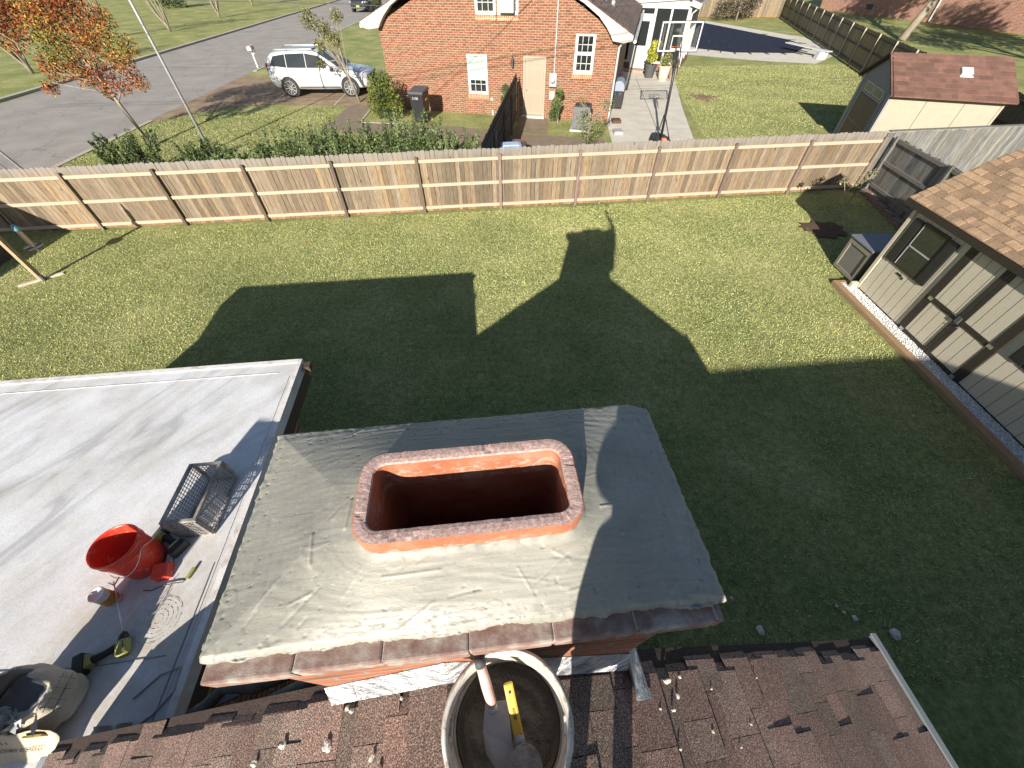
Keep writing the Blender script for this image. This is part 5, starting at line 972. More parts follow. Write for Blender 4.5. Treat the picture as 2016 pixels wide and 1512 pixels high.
# tall trees beyond the right fence (crowns above the frame) casting dappled shade
def bigtree(base, top, r_, n, seed, label, rr0=.32):
    x, y = top[0], top[1]; rg = random.Random(seed); bl = [(x+rg.uniform(-3, 3), y+rg.uniform(-3, 3), top[2]+rg.uniform(-1, 3), r_*rg.uniform(.5, .8)) for _ in range(9)]
    tree('shade_tree', base, top, bl, n, .16, GRN, label, r0_=rr0, bark='palebark', seed=seed, nb=16)
bigtree((34.9, 45.2, 0), (39, 47, 7.5), 3, 5000, 41, 'thick pale trunked tree behind the diagonal fence'); bigtree((47, 42, 0), (48, 42, 7.5), 3, 5000, 42, 'leafy shade tree nearest the far right brick house')
bigtree((36, 26, 0), (36, 27, 7.5), 3, 5000, 43, 'leafy shade tree standing closest to the cream shed'); bigtree((42, 30, 0), (42, 31, 7.5), 2.6, 4500, 44, 'leafy shade tree between two others beyond the cream shed')
bigtree((50, 38, 0), (50, 38, 7.5), 3, 4500, 45, 'leafy tree farthest right on the sloping lawn')
# far right brick house
fh = empty('brick_house', (45, 60, 0), math.atan2(-14.5, 4), label='red brick house in dappled shade at the far right', cat='house'); b = MB(); b.box((-12, 0, 0), (14, 9, 3.4)); b.build('wall', MAT['brick_far'], fh)
b = MB(); b.hexa([(-12.6, -.6, 3.35), (14.6, -.6, 3.35), (14.6, 4.5, 5.6), (-12.6, 4.5, 5.6), (-12.6, -.6, 3.5), (14.6, -.6, 3.5), (14.6, 4.5, 5.75), (-12.6, 4.5, 5.75)]); b.build('roof', MAT['hroof'], fh)
b = MB(); b.tube([(3.2, -.08, .1), (3.2, -.08, 3.3)], .08, 8); b.build('downpipe', MAT['white'], fh); b = MB(); b.box((-5.2, -.02, .5), (-4.3, .02, .95)); b.build('vent', MAT['dgrey'], fh)
# shrub by far fence
tree('shrub', (26.2, 60.4, 0), (26.2, 60.4, 1.6), [(25.2, 60.4, 1.3, 1.0), (26.8, 60.4, 1.5, 1.1), (24.2, 60.6, .9, .9), (27.8, 60.5, 1.8, .9)], 2600, .09, [(.05, .045, .03), (.08, .07, .04), (.11, .085, .05)], 'brownish spreading shrub in front of the far fence', cat='shrub', seed=50)
# round bush
def bush(base, blobs, n, ls, pal, label, seed, cat='bush', shoots=0, sh=.4, group=None, name='bush'):
    rg = np.random.default_rng(seed); rr_ = random.Random(seed); root = empty(name, base, label=label, cat=cat, group=group); bx_, by_ = base[0], base[1]; bl = [(q[0]-bx_, q[1]-by_, q[2], q[3]) for q in blobs]
    b = MB(); pts = [cloud(bl, n, rg, .42)]
    for i in range(max(shoots, 12)):
        q = bl[i % len(bl)]; a = rr_.uniform(0, 2*PI); rad = q[3]*rr_.random()**.5; s0 = V3((q[0]+math.cos(a)*rad*.4, q[1]+math.sin(a)*rad*.4, .0)); ln = sh*rr_.uniform(.5, 1.3) if shoots else 0
        e = V3((q[0]+math.cos(a)*rad, q[1]+math.sin(a)*rad, q[2]+q[3]*(.75 if shoots else .4)))+V3((math.cos(a)*.35, math.sin(a)*.35, 1))*ln; b.tube([s0, s0.lerp(e, .5), e], [.014, .008, .003], 5)
        if shoots: 
            nn = int(70*ln/.4)+10; tt = rg.random(nn); st_ = s0.lerp(e, .55); P = np.array(st_)[None]*(1-tt[:, None])+np.array(e)[None]*tt[:, None]+rg.normal(0, .028, (nn, 3)); pts.append(P)
    b.build('stems', MAT['trunk'], root); pts = np.concatenate(pts); pts[:, 2] = np.maximum(pts[:, 2], .02); cards('foliage', pts, ls, leafcols(pts, pal, rg, 3, .3, seed), MAT['leaf'], root, seed=seed, up_bias=.4); return root
bush((-6.1, 23.0, 0), [(-6.1, 23.0, .75, .78), (-6.1, 23.0, 1.2, .72), (-5.75, 22.95, .6, .6), (-6.4, 22.9, .65, .6)], 6500, .045, [(.04, .06, .015), (.075, .1, .02), (.13, .15, .03), (.16, .16, .04)], 'rounded yellow green bush at the corner of the brick house', 11)
BX = [(.035, .06, .016), (.06, .095, .026), (.1, .14, .045), (.16, .2, .08)]
bush((-8.1, 14.6, 0), [(-9.0, 14.6, .45, .55), (-8.3, 14.5, .7, .65), (-7.5, 14.6, .85, .65), (-9.5, 14.5, .3, .45)], 7400, .034, BX, 'sprawling green bush behind the fence, left end of the hedge', 12, shoots=46, sh=.42)
bush((-6.0, 14.7, 0), [(-6.7, 14.6, .85, .65), (-5.9, 14.7, .95, .7), (-5.2, 14.6, .9, .65)], 7400, .034, BX, 'dense green bush behind the fence, in the middle of the hedge', 13, shoots=46, sh=.42)
bush((-3.6, 14.8, 0), [(-4.3, 14.8, 1.0, .68), (-3.5, 14.8, 1.15, .72), (-2.8, 14.8, 1.1, .65), (-4.6, 15.1, .6, .5)], 7800, .034, BX, 'tallest green bush of the hedge, below the black bin', 14, shoots=50, sh=.45)
bush((-1.9, 14.6, 0), [(-2.2, 14.6, .9, .55), (-1.6, 14.5, .75, .5)], 5200, .034, BX, 'green bush at the right end of the hedge by the dark fence', 15, shoots=34, sh=.4)
bush((-13.2, 15.3, 0), [(-13.5, 15.2, .55, .45), (-12.9, 15.3, .5, .42), (-14.0, 15.2, .4, .3)], 3300, .034, BX, 'dark green bush at the foot of the maple behind the fence', 16, shoots=60, sh=.6)
bush((-11.4, 15.3, 0), [(-11.1, 15.2, .4, .32), (-10.7, 15.3, .35, .32), (-10.2, 15.1, .2, .22)], 2100, .034, BX, 'thin green bush at the foot of the tall white pole', 17, shoots=44, sh=.6)
bush((-.25, 22.6, 0), [(-.25, 22.6, .4, .26), (-.15, 22.6, .8, .26), (-.15, 22.6, 1.2, .22)], 1700, .035, BX, 'narrow green shrub left of the tan door', 18, name='shrub', cat='shrub')
bush((2.2, 21.9, 0), [(2.15, 21.9, .35, .26), (2.25, 21.9, .75, .28), (2.35, 21.9, 1.2, .2)], 2000, .035, BX, 'narrow green shrub below the electric meter', 19, name='shrub', cat='shrub')
tree('small_tree', (3.3, 18.2, 0), (3.25, 18.2, 1.3), [(3.0, 18.2, 1.0, .35), (3.6, 18.3, .9, .35), (3.3, 18.1, .55, .4), (3.95, 18.4, 1.5, .25), (2.9, 18.4, 1.6, .2)], 1100, .035, [(.12, .13, .05), (.17, .18, .07), (.09, .1, .04)], 'sparse small tree with thin yellow green leaves behind the fence', r0_=.03, bark='palebark', nb=20, seed=21)
tree('small_tree', (-8.35, 26.2, 0), (-8.9, 26.3, 2.0), [(-9.9, 26.3, 3.4, .45), (-9.3, 26.3, 3.0, .45), (-8.9, 26.2, 2.7, .4), (-9.7, 26.3, 2.4, .3), (-8.5, 26.3, 3.5, .35), (-9.9, 26.2, 1.7, .25)], 1900, .05, [(.1, .11, .035), (.15, .15, .05), (.2, .18, .08)], 'sparse pale barked tree leaning beside the white car', r0_=.07, bark='palebark', nb=22, seed=22)
tree('sapling', (9.46, 10.95, 0), (9.75, 11.1, 1.15), [(9.75, 11.1, 1.35, .2), (9.6, 11.05, 1.15, .15), (9.25, 11.2, 1.3, .12), (9.9, 11.1, 1.5, .12)], 420, .032, [(.14, .13, .06), (.2, .17, .09), (.1, .1, .05)], 'thin staked sapling in the shaded mulch bed near the fence corner', r0_=.013, bark='palebark', nb=9, seed=23)
def fallen():
    n = 900; x = RNG.uniform(-14, 30, n); y = RNG.uniform(1, 46, n); k = ~((x > 7.9) & (y < 9)) & ~((x > -9) & (x < 9.5) & (y > 18)) & ~((x < -1.9) & (y < 3.4)) & ~((x < 4) & (y < 1)); x, y = x[k], y[k]
    pts = np.stack([x, y, RNG.uniform(.03, .045, len(x))], 1); o = cards('fallen_leaves', pts, .028, np.array([(.3, .17, .07), (.4, .3, .12), (.2, .1, .05), (.45, .4, .2)])[RNG.integers(0, 4, len(x))], MAT['leaf'], None, seed=77); tag(o, label='small fallen leaves scattered over the lawns', cat='leaves', kind='stuff')
fallen()
# ================================================================ NEIGHBOUR THINGS
# light pole / flagpole and guy
b = MB(); b.tube([(-12.78, 18.45, 0), (-12.78, 18.45, 8.5)], [.055, .03], 12); pole = b.build('flagpole', MAT['alu'], smooth=True); tag(pole, label='tall slim white pole rising behind the fence beside the maple', cat='pole')
b = MB(); b.lathe([(0, 0), (.07, 0), (.07, .08), (.05, .1)], (-12.78, 18.45, 0), 16); b.build('pole_base', MAT['concrete'], pole)
b = MB(); b.tube([(-15.9, 14, .0), (-18.2, 14, 5.8)], .04, 8); tag(b.build('guy_pole', MAT['alu'], smooth=True), label='slanting pale metal pole at the far left edge above the fence', cat='pole')
b = MB(); b.tube([(-16.3, 14, .0), (-18.9, 14, 5.2)], .012, 5); tag(b.build('guy_wire', MAT['dgrey']), label='thin dark cable beside the slanting metal pole', cat='cable')
def cable(pts, r_, label, name='overhead_cable'):
    b = MB(); P = []
    for i in range(13): f_ = i/12; p = V3(pts[0]).lerp(V3(pts[1]), f_); p.z -= pts[2]*4*f_*(1-f_); P.append(p)
    b.tube(P, r_, 5); tag(b.build(name, MAT['dgrey']), label=label, cat='cable')
cable(((-45, 27, 5.4), (-8, 26, 3.95), .2), .014, 'thin cable crossing the top of the street'); cable(((-8, 26, 3.95), (9, 20.5, 4.4), .25), .014, 'thin cable crossing in front of the brick gable')
cable(((-30, 10, 7.2), (26, 15.6, 7.2), .3), .016, 'overhead cable high above the lawn and fence'); cable(((-30, 8.6, 7.6), (26, 14.0, 7.6), .3), .016, 'topmost overhead cable high above the lawn')
cable(((-12, 5, 7.6), (1.97, 22.6, 5.0), .3), .013, 'service cable running to the brick house meter')
# mailbox
mbx = empty('mailbox', (-18.35, 36.2, 0), .15, label='white mailbox on a white post beside the street', cat='mailbox'); b = MB(); b.box((-.05, -.05, 0), (.05, .05, 1.0)); b.bar((0, 0, .7), (.25, 0, .98), .06, .06); b.build('post', MAT['white'], mbx)
b = MB(); pr = [V3((-.12, -.3, 1.0)), V3((.12, -.3, 1.0)), V3((.12, -.3, 1.14))]+[V3((.12*math.cos(a), -.3, 1.14+.12*math.sin(a))) for a in np.linspace(.3, PI-.3, 7)]+[V3((-.12, -.3, 1.14))]; b.prism(pr, (0, .62, 0)); b.build('box', MAT['white'], mbx, bevel=.01).scale = (1.2, 1.2, 1); b = MB(); b.box((.12, .1, 1.1), (.15, .14, 1.3)); b.build('flag', MAT['red'], mbx)
# SUV
def suv(name, loc, rz, paint, label, scale=1.0, stripes=True):
    root = empty(name, loc, rz, label=label, cat='car'); root.scale = (scale,)*3
    # stations along x (front = +x): x, half width low, z bottom, z belt, half width belt, z top(hood or belt top)
    st = [(-2.47, .62, .62, .95, .70, 1.05), (-2.44, .80, .42, .95, .86, 1.1), (-2.2, .93, .32, .95, .93, 1.16), (-1.6, .96, .27, .95, .965, 1.16), (-.6, .96, .25, .95, .97, 1.12), (.5, .96, .25, .93, .97, 1.1), (1.0, .96, .26, .9, .965, 1.09), (1.5, .95, .28, .86, .95, 1.05), (2.0, .93, .3, .8, .92, .99), (2.3, .84, .3, .74, .85, .92), (2.43, .6, .36, .66, .66, .82)]
    b = MB(); rings = []
    for (x, wl, zb_, zm_, wb, zt) in st:
        half = [(0, zb_), (wl*.8, zb_), (wl, zb_+.08), (wb, (zb_+zm_)/2), (wb, zm_), (wb*.95, zt-.03), (wb*.8, zt), (wb*.4, zt+.025 if x > 1 else zt), (0, zt+.035 if x > 1 else zt)]
        rings.append([(x, -y, z) for y, z in half]+[(x, y, z) for y, z in half[-2:0:-1]])
    vs_ = [p for r_ in rings for p in r_]; n = len(rings[0]); fs = [(i*n+k, i*n+(k+1) % n, (i+1)*n+(k+1) % n, (i+1)*n+k) for i in range(len(rings)-1) for k in range(n)]+[tuple(range(n)), tuple((len(rings)-1)*n+k for k in range(n))[::-1]]
    body = b.add(vs_, fs).build('body', paint, root, smooth=True); sm_ = body.modifiers.new('sub', 'SUBSURF'); sm_.levels = 1; sm_.render_levels = 1
    # greenhouse
    b = MB(); gs = [(-2.42, .82, 1.1, .70, 1.16), (-2.3, .86, 1.12, .66, 1.5), (-2.1, .88, 1.12, .64, 1.64), (-1.5, .9, 1.12, .65, 1.72), (-.9, .9, 1.11, .66, 1.75), (-.3, .9, 1.1, .66, 1.74), (.1, .9, 1.08, .65, 1.69), (.6, .88, 1.07, .7, 1.43), (1.25, .84, 1.04, .8, 1.08)]
    rings = [[(x, -wl, z0), (x, -wt-.02, z1-.07), (x, -wt*.85, z1), (x, 0, z1+.02), (x, wt*.85, z1), (x, wt+.02, z1-.07), (x, wl, z0)] for x, wl, z0, wt, z1 in gs]; n = 7
    b.add([p for r_ in rings for p in r_], [(i*n+k, i*n+k+1, (i+1)*n+k+1, (i+1)*n+k) for i in range(len(gs)-1) for k in range(n-1)]+[tuple(range(n)), tuple((len(gs)-1)*n+k for k in range(n))[::-1]]); b.build('cabin', paint, root, smooth=True)
    def side(x, z, s_, off=.022):   # point on the cabin side surface
        for i in range(len(gs)-1):
            if gs[i][0] <= x <= gs[i+1][0]:
                f_ = (x-gs[i][0])/(gs[i+1][0]-gs[i][0]); wl, z0, wt, z1 = [gs[i][k]+(gs[i+1][k]-gs[i][k])*f_ for k in (1, 2, 3, 4)]; q = (z-z0)/max(z1-.07-z0, .01); y = wl+(wt+.02-wl)*q; return V3((x, s_*(y+off), z))
    for s_ in (-1, 1):
        for poly in ([(-2.2, 1.22), (-1.4, 1.15), (-1.4, 1.62), (-1.98, 1.55)], [(-1.36, 1.15), (-.45, 1.14), (-.45, 1.65), (-1.36, 1.625)], [(-.41, 1.14), (.83, 1.12), (.2, 1.55), (-.41, 1.65)]):
            b = MB(); P = [side(x, z, s_) for x, z in poly]; Pi = [p-V3((0, s_*.02, 0)) for p in P]; b.add(P+Pi, [(0, 1, 2, 3), (4, 7, 6, 5), (0, 4, 5, 1), (1, 5, 6, 2), (2, 6, 7, 3), (3, 7, 4, 0)]); b.build('window', MAT['glass'], root)
    b = MB(); b.add([(1.2, -.77, 1.14), (1.2, .77, 1.14), (.2, .58, 1.685), (.2, -.58, 1.685), (1.17, -.77, 1.08), (1.17, .77, 1.08), (.17, .58, 1.64), (.17, -.58, 1.64)], [(0, 1, 2, 3), (7, 6, 5, 4), (0, 4, 5, 1), (1, 5, 6, 2), (2, 6, 7, 3), (3, 7, 4, 0)]); b.build('windscreen', MAT['glass'], root)
    b = MB(); b.box((-1.4, -.5, 1.745), (-.1, .5, 1.775)); b.build('sunroof', MAT['glass'], root, bevel=.004)
    for s_ in (-1, 1):
        b = MB(); b.tube([(-2.0, s_*.62, 1.7), (-1.8, s_*.62, 1.79), (-.1, s_*.62, 1.79), (.1, s_*.62, 1.7)], .022, 6); b.build('roof_rail', MAT['metal'], root, smooth=True)
        b = MB(); b.obb((.72, s_*1.06, 1.16), (1, 0, 0), (0, 1, 0), (0, 0, 1), .09, .12, .09); b.build('mirror', paint, root, bevel=.05)
        b = MB(); b.obb((2.22, s_*.72, .8), (.9, -s_*.42, 0), (s_*.42, .9, 0), (0, 0, 1), .14, .14, .07); hl = b.build('headlight', M('headlight', (.5, .52, .55), rough=.1, metal=.5), root, bevel=.03)
        b = MB(); b.box((-2.44, s_*.76-.04, .9), (-2.34, s_*.76+.05, 1.3)); b.build('tail_light', M('tail light', (.3, .01, .01), rough=.2), root, bevel=.03)
        b = MB(); b.box((-1.0, s_*.965-.012, .38), (1.0, s_*.965+.012, .43)); b.build('side_trim', MAT['dgrey'], root)
        for x in (-1.49, 1.49):
            b = MB(); b.lathe([(0, -.0), (.43, 0), (.43, .012), (0, .012)], (x, s_*.953, .4), 32, (0, s_, 0)); b.build('wheel_arch', MAT['matteblack'], root)
            wh = empty('wheel', (x, s_*.86, .375)); wh.parent = root
            b = MB(); b.lathe([(.26, -.11), (.36, -.11), (.375, -.08), (.375, .09), (.355, .12), (.27, .125)], (0, 0, 0), 36, (0, s_, 0)); b.build('tyre', MAT['matteblack'], wh, smooth=True)
            b = MB(); b.lathe([(.27, .11), (.27, .06), (0, .06)], (0, 0, 0), 36, (0, s_, 0)); b.lathe([(.262, .118), (.285, .118), (.285, .127), (.262, .127)], (0, 0, 0), 36, (0, s_, 0))
            for k in range(10): a = 2*PI*k/10; b.bar((.03*math.cos(a), s_*.115, .03*math.sin(a)), (.27*math.cos(a+.1), s_*.12, .27*math.sin(a+.1)), .04 if k % 2 else .028, .02, upv=(0, 1, 0))
            b.build('rim', [M('rim metal', (.4, .4, .42), rough=.3, metal=.6)], wh)
    b = MB(); b.box((2.36, -.42, .55), (2.46, .42, .82)); b.build('grille', MAT['matteblack'], root, bevel=.02); b = MB(); b.box((2.3, -.75, .34), (2.44, .75, .45)); b.build('bumper_intake', MAT['dgrey'], root, bevel=.02)
    b = MB(); b.box((2.45, -.16, .44), (2.475, .16, .56)); b.build('number_plate', M('yellow plate', (.7, .42, .06), rough=.5) if not stripes else MAT['white'], root)
    b = MB()
    for x in (-1.38, -.46, .8): 
        for s_ in (-1, 1): b.box((x-.004, s_*.968-.004, .42), (x+.004, s_*.968+.004, 1.08))
    for s_ in (-1, 1):
        for x in (-.62, .42): b.box((x-.09, s_*.975-.01, .97), (x+.09, s_*.975+.01, .995))
    b.build('door_handle', MAT['greytrim'], root); return root
MAT['carwhite'] = M('white car paint', (.47, .48, .49), rough=.3, coat=.5)
suv('car', (-10.75, 28.55, 0), -.03, MAT['carwhite'], 'white suv with a glass roof parked on the brown driveway', 1.16)
suv('car', (-20.0, 76.6, 0), -PI/2-.12, M('black car paint', (.02, .022, .028), rough=.2, coat=.8), 'dark suv with bright headlights parked far up the street', 1.35, False)
# wheelie bin
wb = empty('bin', (-4.25, 22.35, 0), -.25, label='black wheeled bin standing against the brick wall', cat='bin')
b = MB(); b.hexa([(-.27, -.3, .06), (.27, -.3, .06), (.27, .28, .06), (-.27, .28, .06), (-.36, -.42, 1.2), (.36, -.42, 1.2), (.36, .38, 1.2), (-.36, .38, 1.2)]); b.build('body', MAT['black'], wb, bevel=.03)
b = MB(); b.hexa([(-.39, -.46, 1.2), (.39, -.46, 1.2), (.39, .44, 1.24), (-.39, .44, 1.24), (-.36, -.42, 1.27), (.36, -.42, 1.27), (.34, .4, 1.36), (-.34, .4, 1.36)]); b.build('lid', MAT['dgrey'], wb, bevel=.02)
for s_ in (-1, 1): b = MB(); b.lathe([(0, -.03), (.13, -.03), (.13, .03), (0, .03)], (s_*.3, .32, .13), 16, (1, 0, 0)); b.build('wheel', MAT['matteblack'], wb)
text('lettering', '5100', .15, MAT['white'], wb, frame((-.03, -.425, 1.02), (1, 0, 0), (0, -.12, 1)))
b = MB(); b.obb((.37, -.05, .95), (0, 1, 0), (0, 0, 1), (1, 0, 0), .12, .04, .004); b.build('sticker', MAT['yel'], wb)
# blue recycling bin & dark planter behind the fence
bb_ = empty('recycling_bin', (.05, 15.6, 0), .1, label='blue recycling bin just behind the fence by the dark side fence', cat='bin'); b = MB(); b.hexa([(-.28, -.2, .05), (.28, -.2, .05), (.28, .2, .05), (-.28, .2, .05), (-.36, -.28, .9), (.36, -.28, .9), (.36, .28, .9), (-.36, .28, .9)]); MAT['blue'] = M('blue plastic', (.1, .25, .5), (.16, .32, .55), 8, .45); b.build('body', MAT['blue'], bb_, bevel=.03); b = MB(); b.box((-.38, -.3, .9), (.38, .3, .96)); b.box((-.3, -.2, .96), (.3, .2, 1.0)); b.build('lid', M('pale blue lid', (.3, .42, .6), rough=.4), bb_, bevel=.03)
pl_ = empty('wheelbarrow_tub', (.25, 17.2, 0), label='brown rounded tub standing behind the blue bin', cat='tub'); b = MB(); b.lathe([(0, .0), (.3, 0), (.42, .5), (.45, .52), (.42, .56), (.36, .55), (.3, .1), (0, .1)], (0, 0, 0), 28); b.build('shell', M('brown tub', (.07, .05, .035), (.1, .075, .05), 8, .8), pl_, smooth=True); b = MB(); b.lathe([(0, .5), (.37, .52)], (0, 0, 0), 28); b.build('soil', MAT['mulch'], pl_)
# AC condenser by the wall
acu = empty('air_conditioner', (3.35, 20.9, 0), -.26, label='grey outdoor air conditioner against the brick wall behind the small tree', cat='air conditioner'); b = MB(); b.box((-.38, -.38, .06), (.38, .38, .95)); b.build('cabinet', MAT['dgrey'], acu, bevel=.06)
b = MB(); b.lathe([(.3, .951), (.32, .97), (.3, .985), (0, .985)], (0, 0, 0), 24); b.build('fan_guard', MAT['matteblack'], acu)
b = MB(); 
for k in range(18): b.box((-.382, -.36, .12+k*.045), (.382, -.383, .13+k*.045))
b.build('fins', MAT['greytrim'], acu); b = MB(); b.box((-.45, -.45, 0), (.45, .45, .06)); b.build('pad', MAT['concrete'], acu)
# basketball hoop
hp_ = empty('basketball_hoop', (6.5, 18.9, 0), label='portable basketball hoop with clear backboard on the neighbour patio', cat='basketball hoop')
b = MB(); a_ = [(-.35, -.55), (.35, -.55), (.42, .1), (.18, .75), (-.18, .75), (-.42, .1)]; b.prism([(x, y, .03) for x, y in a_], (0, 0, .16)); b.build('base', MAT['black'], hp_, bevel=.05)
b = MB(); b.tube([(-.02, -.2, .15), (-.02, .12, 2.1), (-.02, .35, 3.0)], .05, 10); b.tube([(-.3, -.4, .18), (-.04, .05, 1.0)], .02, 6); b.tube([(.3, -.4, .18), (0, .05, 1.0)], .02, 6); b.build('pole', MAT['black'], hp_, smooth=True)
b = MB(); 
for s_ in (-.09, .09): b.tube([(s_, .1, 2.6), (s_, .5, 3.35)], .018, 6); b.tube([(s_, .1, 2.3), (s_, .5, 2.95)], .018, 6)
b.build('bracket', MAT['black'], hp_); b = MB()
for k in range(8): b.bar((-.3, -.35+.1*k, .2), (.3, -.35+.1*k, .2), .02, .02)
b.build('base_ribs', MAT['black'], hp_)
b = MB(); b.box((-.07, -.62, .05), (.1, -.42, .3)); b.build('warning_sticker', M('orange sticker', (.7, .2, .1)), hp_, bevel=.01)
W2, ZB0, ZB1, YB = .76, 2.95, 3.8, .52
b = MB(); 
for z_ in (ZB0+.02, ZB1-.02): b.box((-W2, YB-.02, z_-.022), (W2, YB, z_+.022))
for s_ in (-1, 1): b.box((s_*(W2-.022)-.022, YB-.0205, ZB0+.0425), (s_*(W2-.022)+.022, YB-.0005, ZB1-.0425))
for z_ in (ZB0+.07, ZB0+.45): b.box((-.28, YB-.021, z_-.02), (.28, YB+.001, z_+.02))
for s_ in (-1, 1): b.box((s_*.27-.015, YB-.022, ZB0+.09), (s_*.27+.015, YB+.002, ZB0+.43))
bd = b.build('backboard', MAT['white'], hp_)
b = MB(); b.box((-W2-.01, YB+.005, ZB0-.03), (W2+.01, YB+.03, ZB0)); b.box((-W2-.03, YB+.003, ZB0-.03), (-W2-.001, YB+.03, ZB1+.02)); b.box((W2+.001, YB+.003, ZB0-.03), (W2+.03, YB+.03, ZB1+.02)); b.box((-W2, YB+.003, ZB1+.001), (W2, YB+.03, ZB1+.02)); b.build('rear_frame', MAT['black'], bd)
m, t, bb__ = nodes('clear acrylic'); bb__.inputs['Base Color'].default_value = (.9, .95, .95, 1); bb__.inputs['Transmission Weight'].default_value = 1; bb__.inputs['Roughness'].default_value = .02; bb__.inputs['IOR'].default_value = 1.05; bb__.inputs['Alpha'].default_value = .12
b = MB(); b.box((-W2+.04, YB-.012, ZB0+.04), (W2-.04, YB-.008, ZB1-.04)); b.build('acrylic_sheet', m, bd)
b = MB(); P = [(.225*math.cos(a), YB+.28+.225*math.sin(a), 3.03) for a in np.linspace(0, 2*PI, 25)]; b.tube(P, .012, 6, cap=False); b.build('rim', M('rim orange', (.5, .12, .04), rough=.4), hp_)
# patio chair / grill by the side wall, pots
gr_ = empty('grill', (5.7, 24.6, 0), -.26, label='covered grey and black barbecue against the side of the brick house', cat='grill')
b = MB(); b.hexa([(-.3, -.5, .05), (.3, -.5, .05), (.3, .5, .05), (-.3, .5, .05), (-.32, -.5, .85), (.32, -.5, .85), (.32, .5, .85), (-.32, .5, .85)]); b.build('cart', MAT['matteblack'], gr_, bevel=.06)
b = MB(); b.lathe([(0, -.5), (.3, -.5), (.3, .5), (0, .5)], (0, 0, .9), 20, (0, 1, 0)); b.build('lid', M('slate blue cover', (.2, .23, .3), rough=.5), gr_, smooth=False)
ch = empty('patio_chair', (5.95, 26.6, 0), -.26, label='blue grey slatted patio chair behind the barbecue', cat='chair'); MAT['slate'] = M('slate blue slats', (.22, .27, .36), rough=.5)
b = MB(); 
for k in range(7): b.box((-.3, -.4+k*.12, .42), (.3, -.31+k*.12, .45))
b.build('seat', MAT['slate'], ch); b = MB(); 
for k in range(7): b.bar((-.3, .45+k*.04, .5+k*.12), (.3, .45+k*.04, .5+k*.12), .09, .03)
b.build('backrest', MAT['slate'], ch)
for sx in (-1, 1):
    for sy in (-.38, .4): b = MB(); b.box((sx*.27-.025, sy-.025, 0), (sx*.27+.025, sy+.025, .42)); b.build('leg', MAT['slate'], ch)
def pot(loc_, r_, h, mat_, label, seed, pal, n, fh_, ls=.06):
    root = empty('potted_plant', loc_, label=label, cat='plant'); b = MB(); b.lathe([(0, 0), (r_*.7, 0), (r_, h*.9), (r_*1.08, h*.9), (r_*1.08, h), (r_*.95, h), (r_*.9, h*.85), (0, h*.85)], n=24); b.build('pot', mat_, root, smooth=False)
    rg = np.random.default_rng(seed); bl = [(0, 0, h+fh_*.35, r_*.9), (.05, 0, h+fh_*.8, r_*.7), (-.1, .05, h+fh_*.55, r_*.8)]; b = MB(); rr_ = random.Random(seed)
    for k in range(9): e = (rr_.uniform(-r_, r_)*.8, rr_.uniform(-r_, r_)*.8, h+fh_*rr_.uniform(.6, 1)); b.tube([(0, 0, h*.8), e], [.012, .005], 5)
    b.build('stems', MAT['trunk'], root); pts = cloud(bl, n, rg); cards('foliage', pts, ls, leafcols(pts, pal, rg), MAT['leaf'], root, seed=seed)
pot((9.15, 31.6, 0), .36, .65, MAT['dgrey'], 'yellow green leafy plant in a dark pot by the sunroom', 61, [(.22, .24, .03), (.35, .33, .04), (.45, .38, .05)], 700, 1.2, .09)
pot((9.8, 30.7, 0), .36, .75, M('pale stone pot', (.5, .42, .33), rough=.8), 'bushy plant in a pale stone pot on the patio', 62, [(.16, .17, .06), (.22, .21, .08)], 700, .5)
pot((10.5, 31.0, 0), .3, .6, M('brown pot', (.25, .18, .12), rough=.8), 'low plant in a brown pot at the grass edge', 63, [(.14, .12, .05), (.18, .16, .06)], 400, .3)
for i, (x, y, lb) in enumerate(((5.2, 21.9, 'small brown doormat sized planter by the house corner'), (4.95, 20.2, 'square grey drain cover box on the patio edge'))):
    b = MB(); b.box((-.2, -.25, 0), (.2, .25, .12)); b.box((-.15, -.2, .12), (.15, .2, .13)); o = b.build('planter_box' if i == 0 else 'drain_box', (MAT['mulch'], MAT['greytrim'])[i], bevel=.01); o.location = (x, y, .006); tag(o, label=lb, cat='box')
# diving board
dbd = empty('diving_board', (23.4, 38.0, 0), label='white diving board at the pool corner', cat='diving board'); b = MB(); A_, B_ = V3((22.5-23.4, 40.9-38, .62)), V3((23.7-23.4, 36.9-38, .55)); b.bar(A_-EZ*.12, B_-EZ*.1, .5, .06); b.build('board', MAT['white'], dbd, bevel=.01)
b = MB(); b.hexa([(-.4, -1.0, 0), (.2, -1.1, 0), (.3, -.4, 0), (-.35, -.3, 0), (-.25, -.9, .42), (.3, -1.0, .42), (.3, -.5, .42), (-.2, -.4, .42)]); b.build('stand', MAT['white'], dbd, bevel=.04)
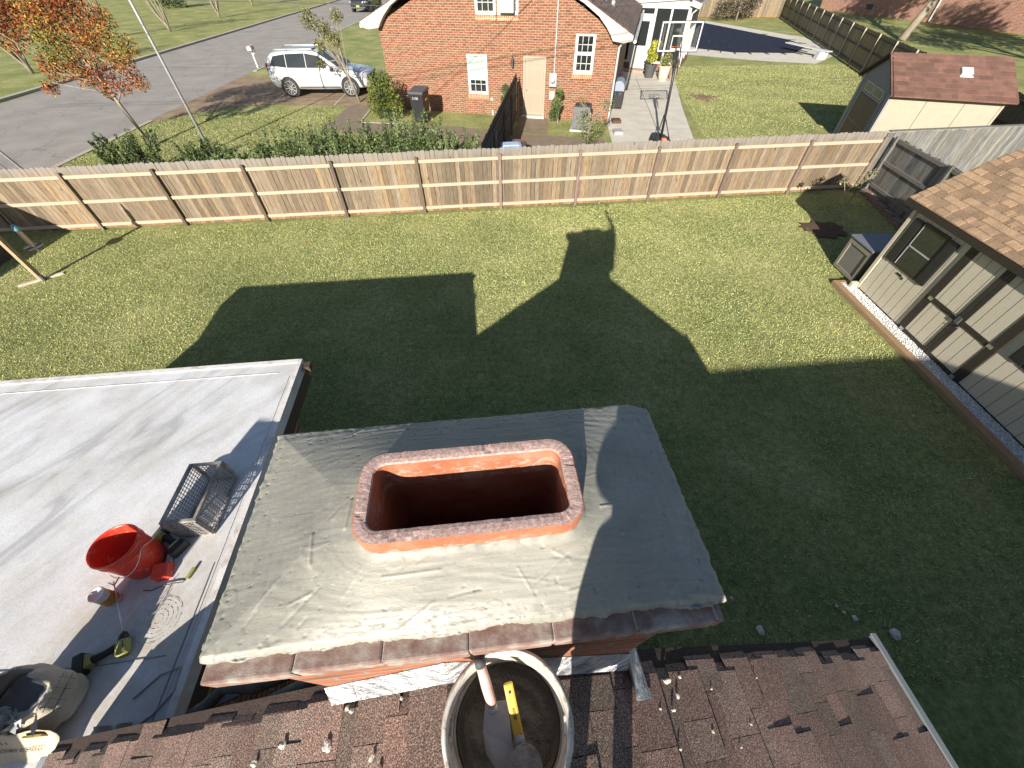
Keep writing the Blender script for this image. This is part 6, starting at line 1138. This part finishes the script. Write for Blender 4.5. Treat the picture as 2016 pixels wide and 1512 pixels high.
# bird feeder on post and cross boards
MAT['bw'] = M('weathered post wood', (.26, .18, .1), (.38, .28, .18), 7, .85, .4, 30, sc=(6, 6, .8))
bp = empty('post', (-12.16, 8.75, 0), label='wooden post with a cross arm and flat foot boards on the lawn', cat='post'); b = MB(); b.box((-.05, -.05, 0), (.05, .05, 1.78)); b.build('upright', MAT['bw'], bp, bevel=.006)
b = MB(); b.obb((-.02, .0, .02), (.75, .65, 0), (-.65, .75, 0), EZ, .46, .045, .02); b.build('foot_board', M('bleached board', (.45, .4, .3), (.58, .52, .42), 8, .85), bp); b = MB(); b.bar((0, 0, 1.7), (.1, .5, 1.7), .05, .06); b.build('arm', MAT['bw'], bp)
b = MB(); b.tube([(.08, -.02, .0), (.08, -.02, .16)], .045, 12); b.build('foot_bracket', MAT['dgrey'], bp)
bf = empty('bird_feeder', (-12.05, 9.15, 0), label='hanging tube bird feeder with a round seed tray', cat='bird feeder'); b = MB(); b.lathe([(0, .70), (.19, .70), (.2, .715), (.185, .715), (0, .71)], n=28); b.build('tray', MAT['dgrey'], bf)
b = MB(); b.lathe([(.05, .72), (.05, 1.15)], n=18); b.build('tube', M('seed filled tube', (.5, .35, .25), rough=.4), bf, smooth=True); b = MB(); b.lathe([(.06, 1.13), (.085, 1.14), (.085, 1.18), (.03, 1.28), (0, 1.3)], n=18); b.build('cap', M('teal cap', (.1, .25, .28), rough=.4), bf, smooth=True); b = MB(); b.tube([(0, 0, 1.28), (0, .02, 1.68)], .005, 5); b.tube([(0, 0, .56), (0, 0, .7)], .03, 8); b.build('hook', MAT['metal'], bf)
tb = empty('bench', (-14.25, 9.7, 0), .1, label='dark wooden bench in the shade at the left edge of the lawn', cat='bench'); b = MB(); 
for k in range(3): b.box((-.75, -.42+k*.28, .5), (.4, -.16+k*.28, .55))
b.build('seat', MAT['darkwood'], tb)
for sx in (-.65, .3): b = MB(); b.box((sx-.05, -.4, 0), (sx+.05, .38, .5)); b.build('leg', MAT['darkwood'], tb)
for k, (x, y) in enumerate(((-.05, .1), (.08, -.05), (-.2, -.2))):
    b = MB(); b.lathe([(0, 0), (.035, 0), (.045, .08), (.04, .08), (.03, .01), (0, .01)], n=14); o = b.build('cup', MAT['white'], smooth=True); o.location = (-14.25+x, 9.7+y, .551); tag(o, label='small white cup on the dark bench', cat='cup', group='white cups on the bench')
ps = empty('playhouse', (-15.6, 5.9, 0), label='wooden garden playhouse with a pitched roof at the left side of the lawn', cat='playhouse'); b = MB(); b.box((-1.0, -1.2, 0), (1.0, 1.1, 1.85)); b.prism([(-1.0, -1.2, 1.85), (1.0, -1.2, 1.85), (0, -1.2, 2.7)], (0, 2.3, 0)); b.build('wall', MAT['darkwood'], ps)
b = MB(); 
for s_ in (-1, 1): b.hexa([(0, -1.45, 2.74), (s_*1.22, -1.45, 1.72), (s_*1.22, 1.35, 1.72), (0, 1.35, 2.74), (0, -1.45, 2.8), (s_*1.22, -1.45, 1.78), (s_*1.22, 1.35, 1.78), (0, 1.35, 2.8)])
b.build('roof', MAT['shingle_tan'], ps)
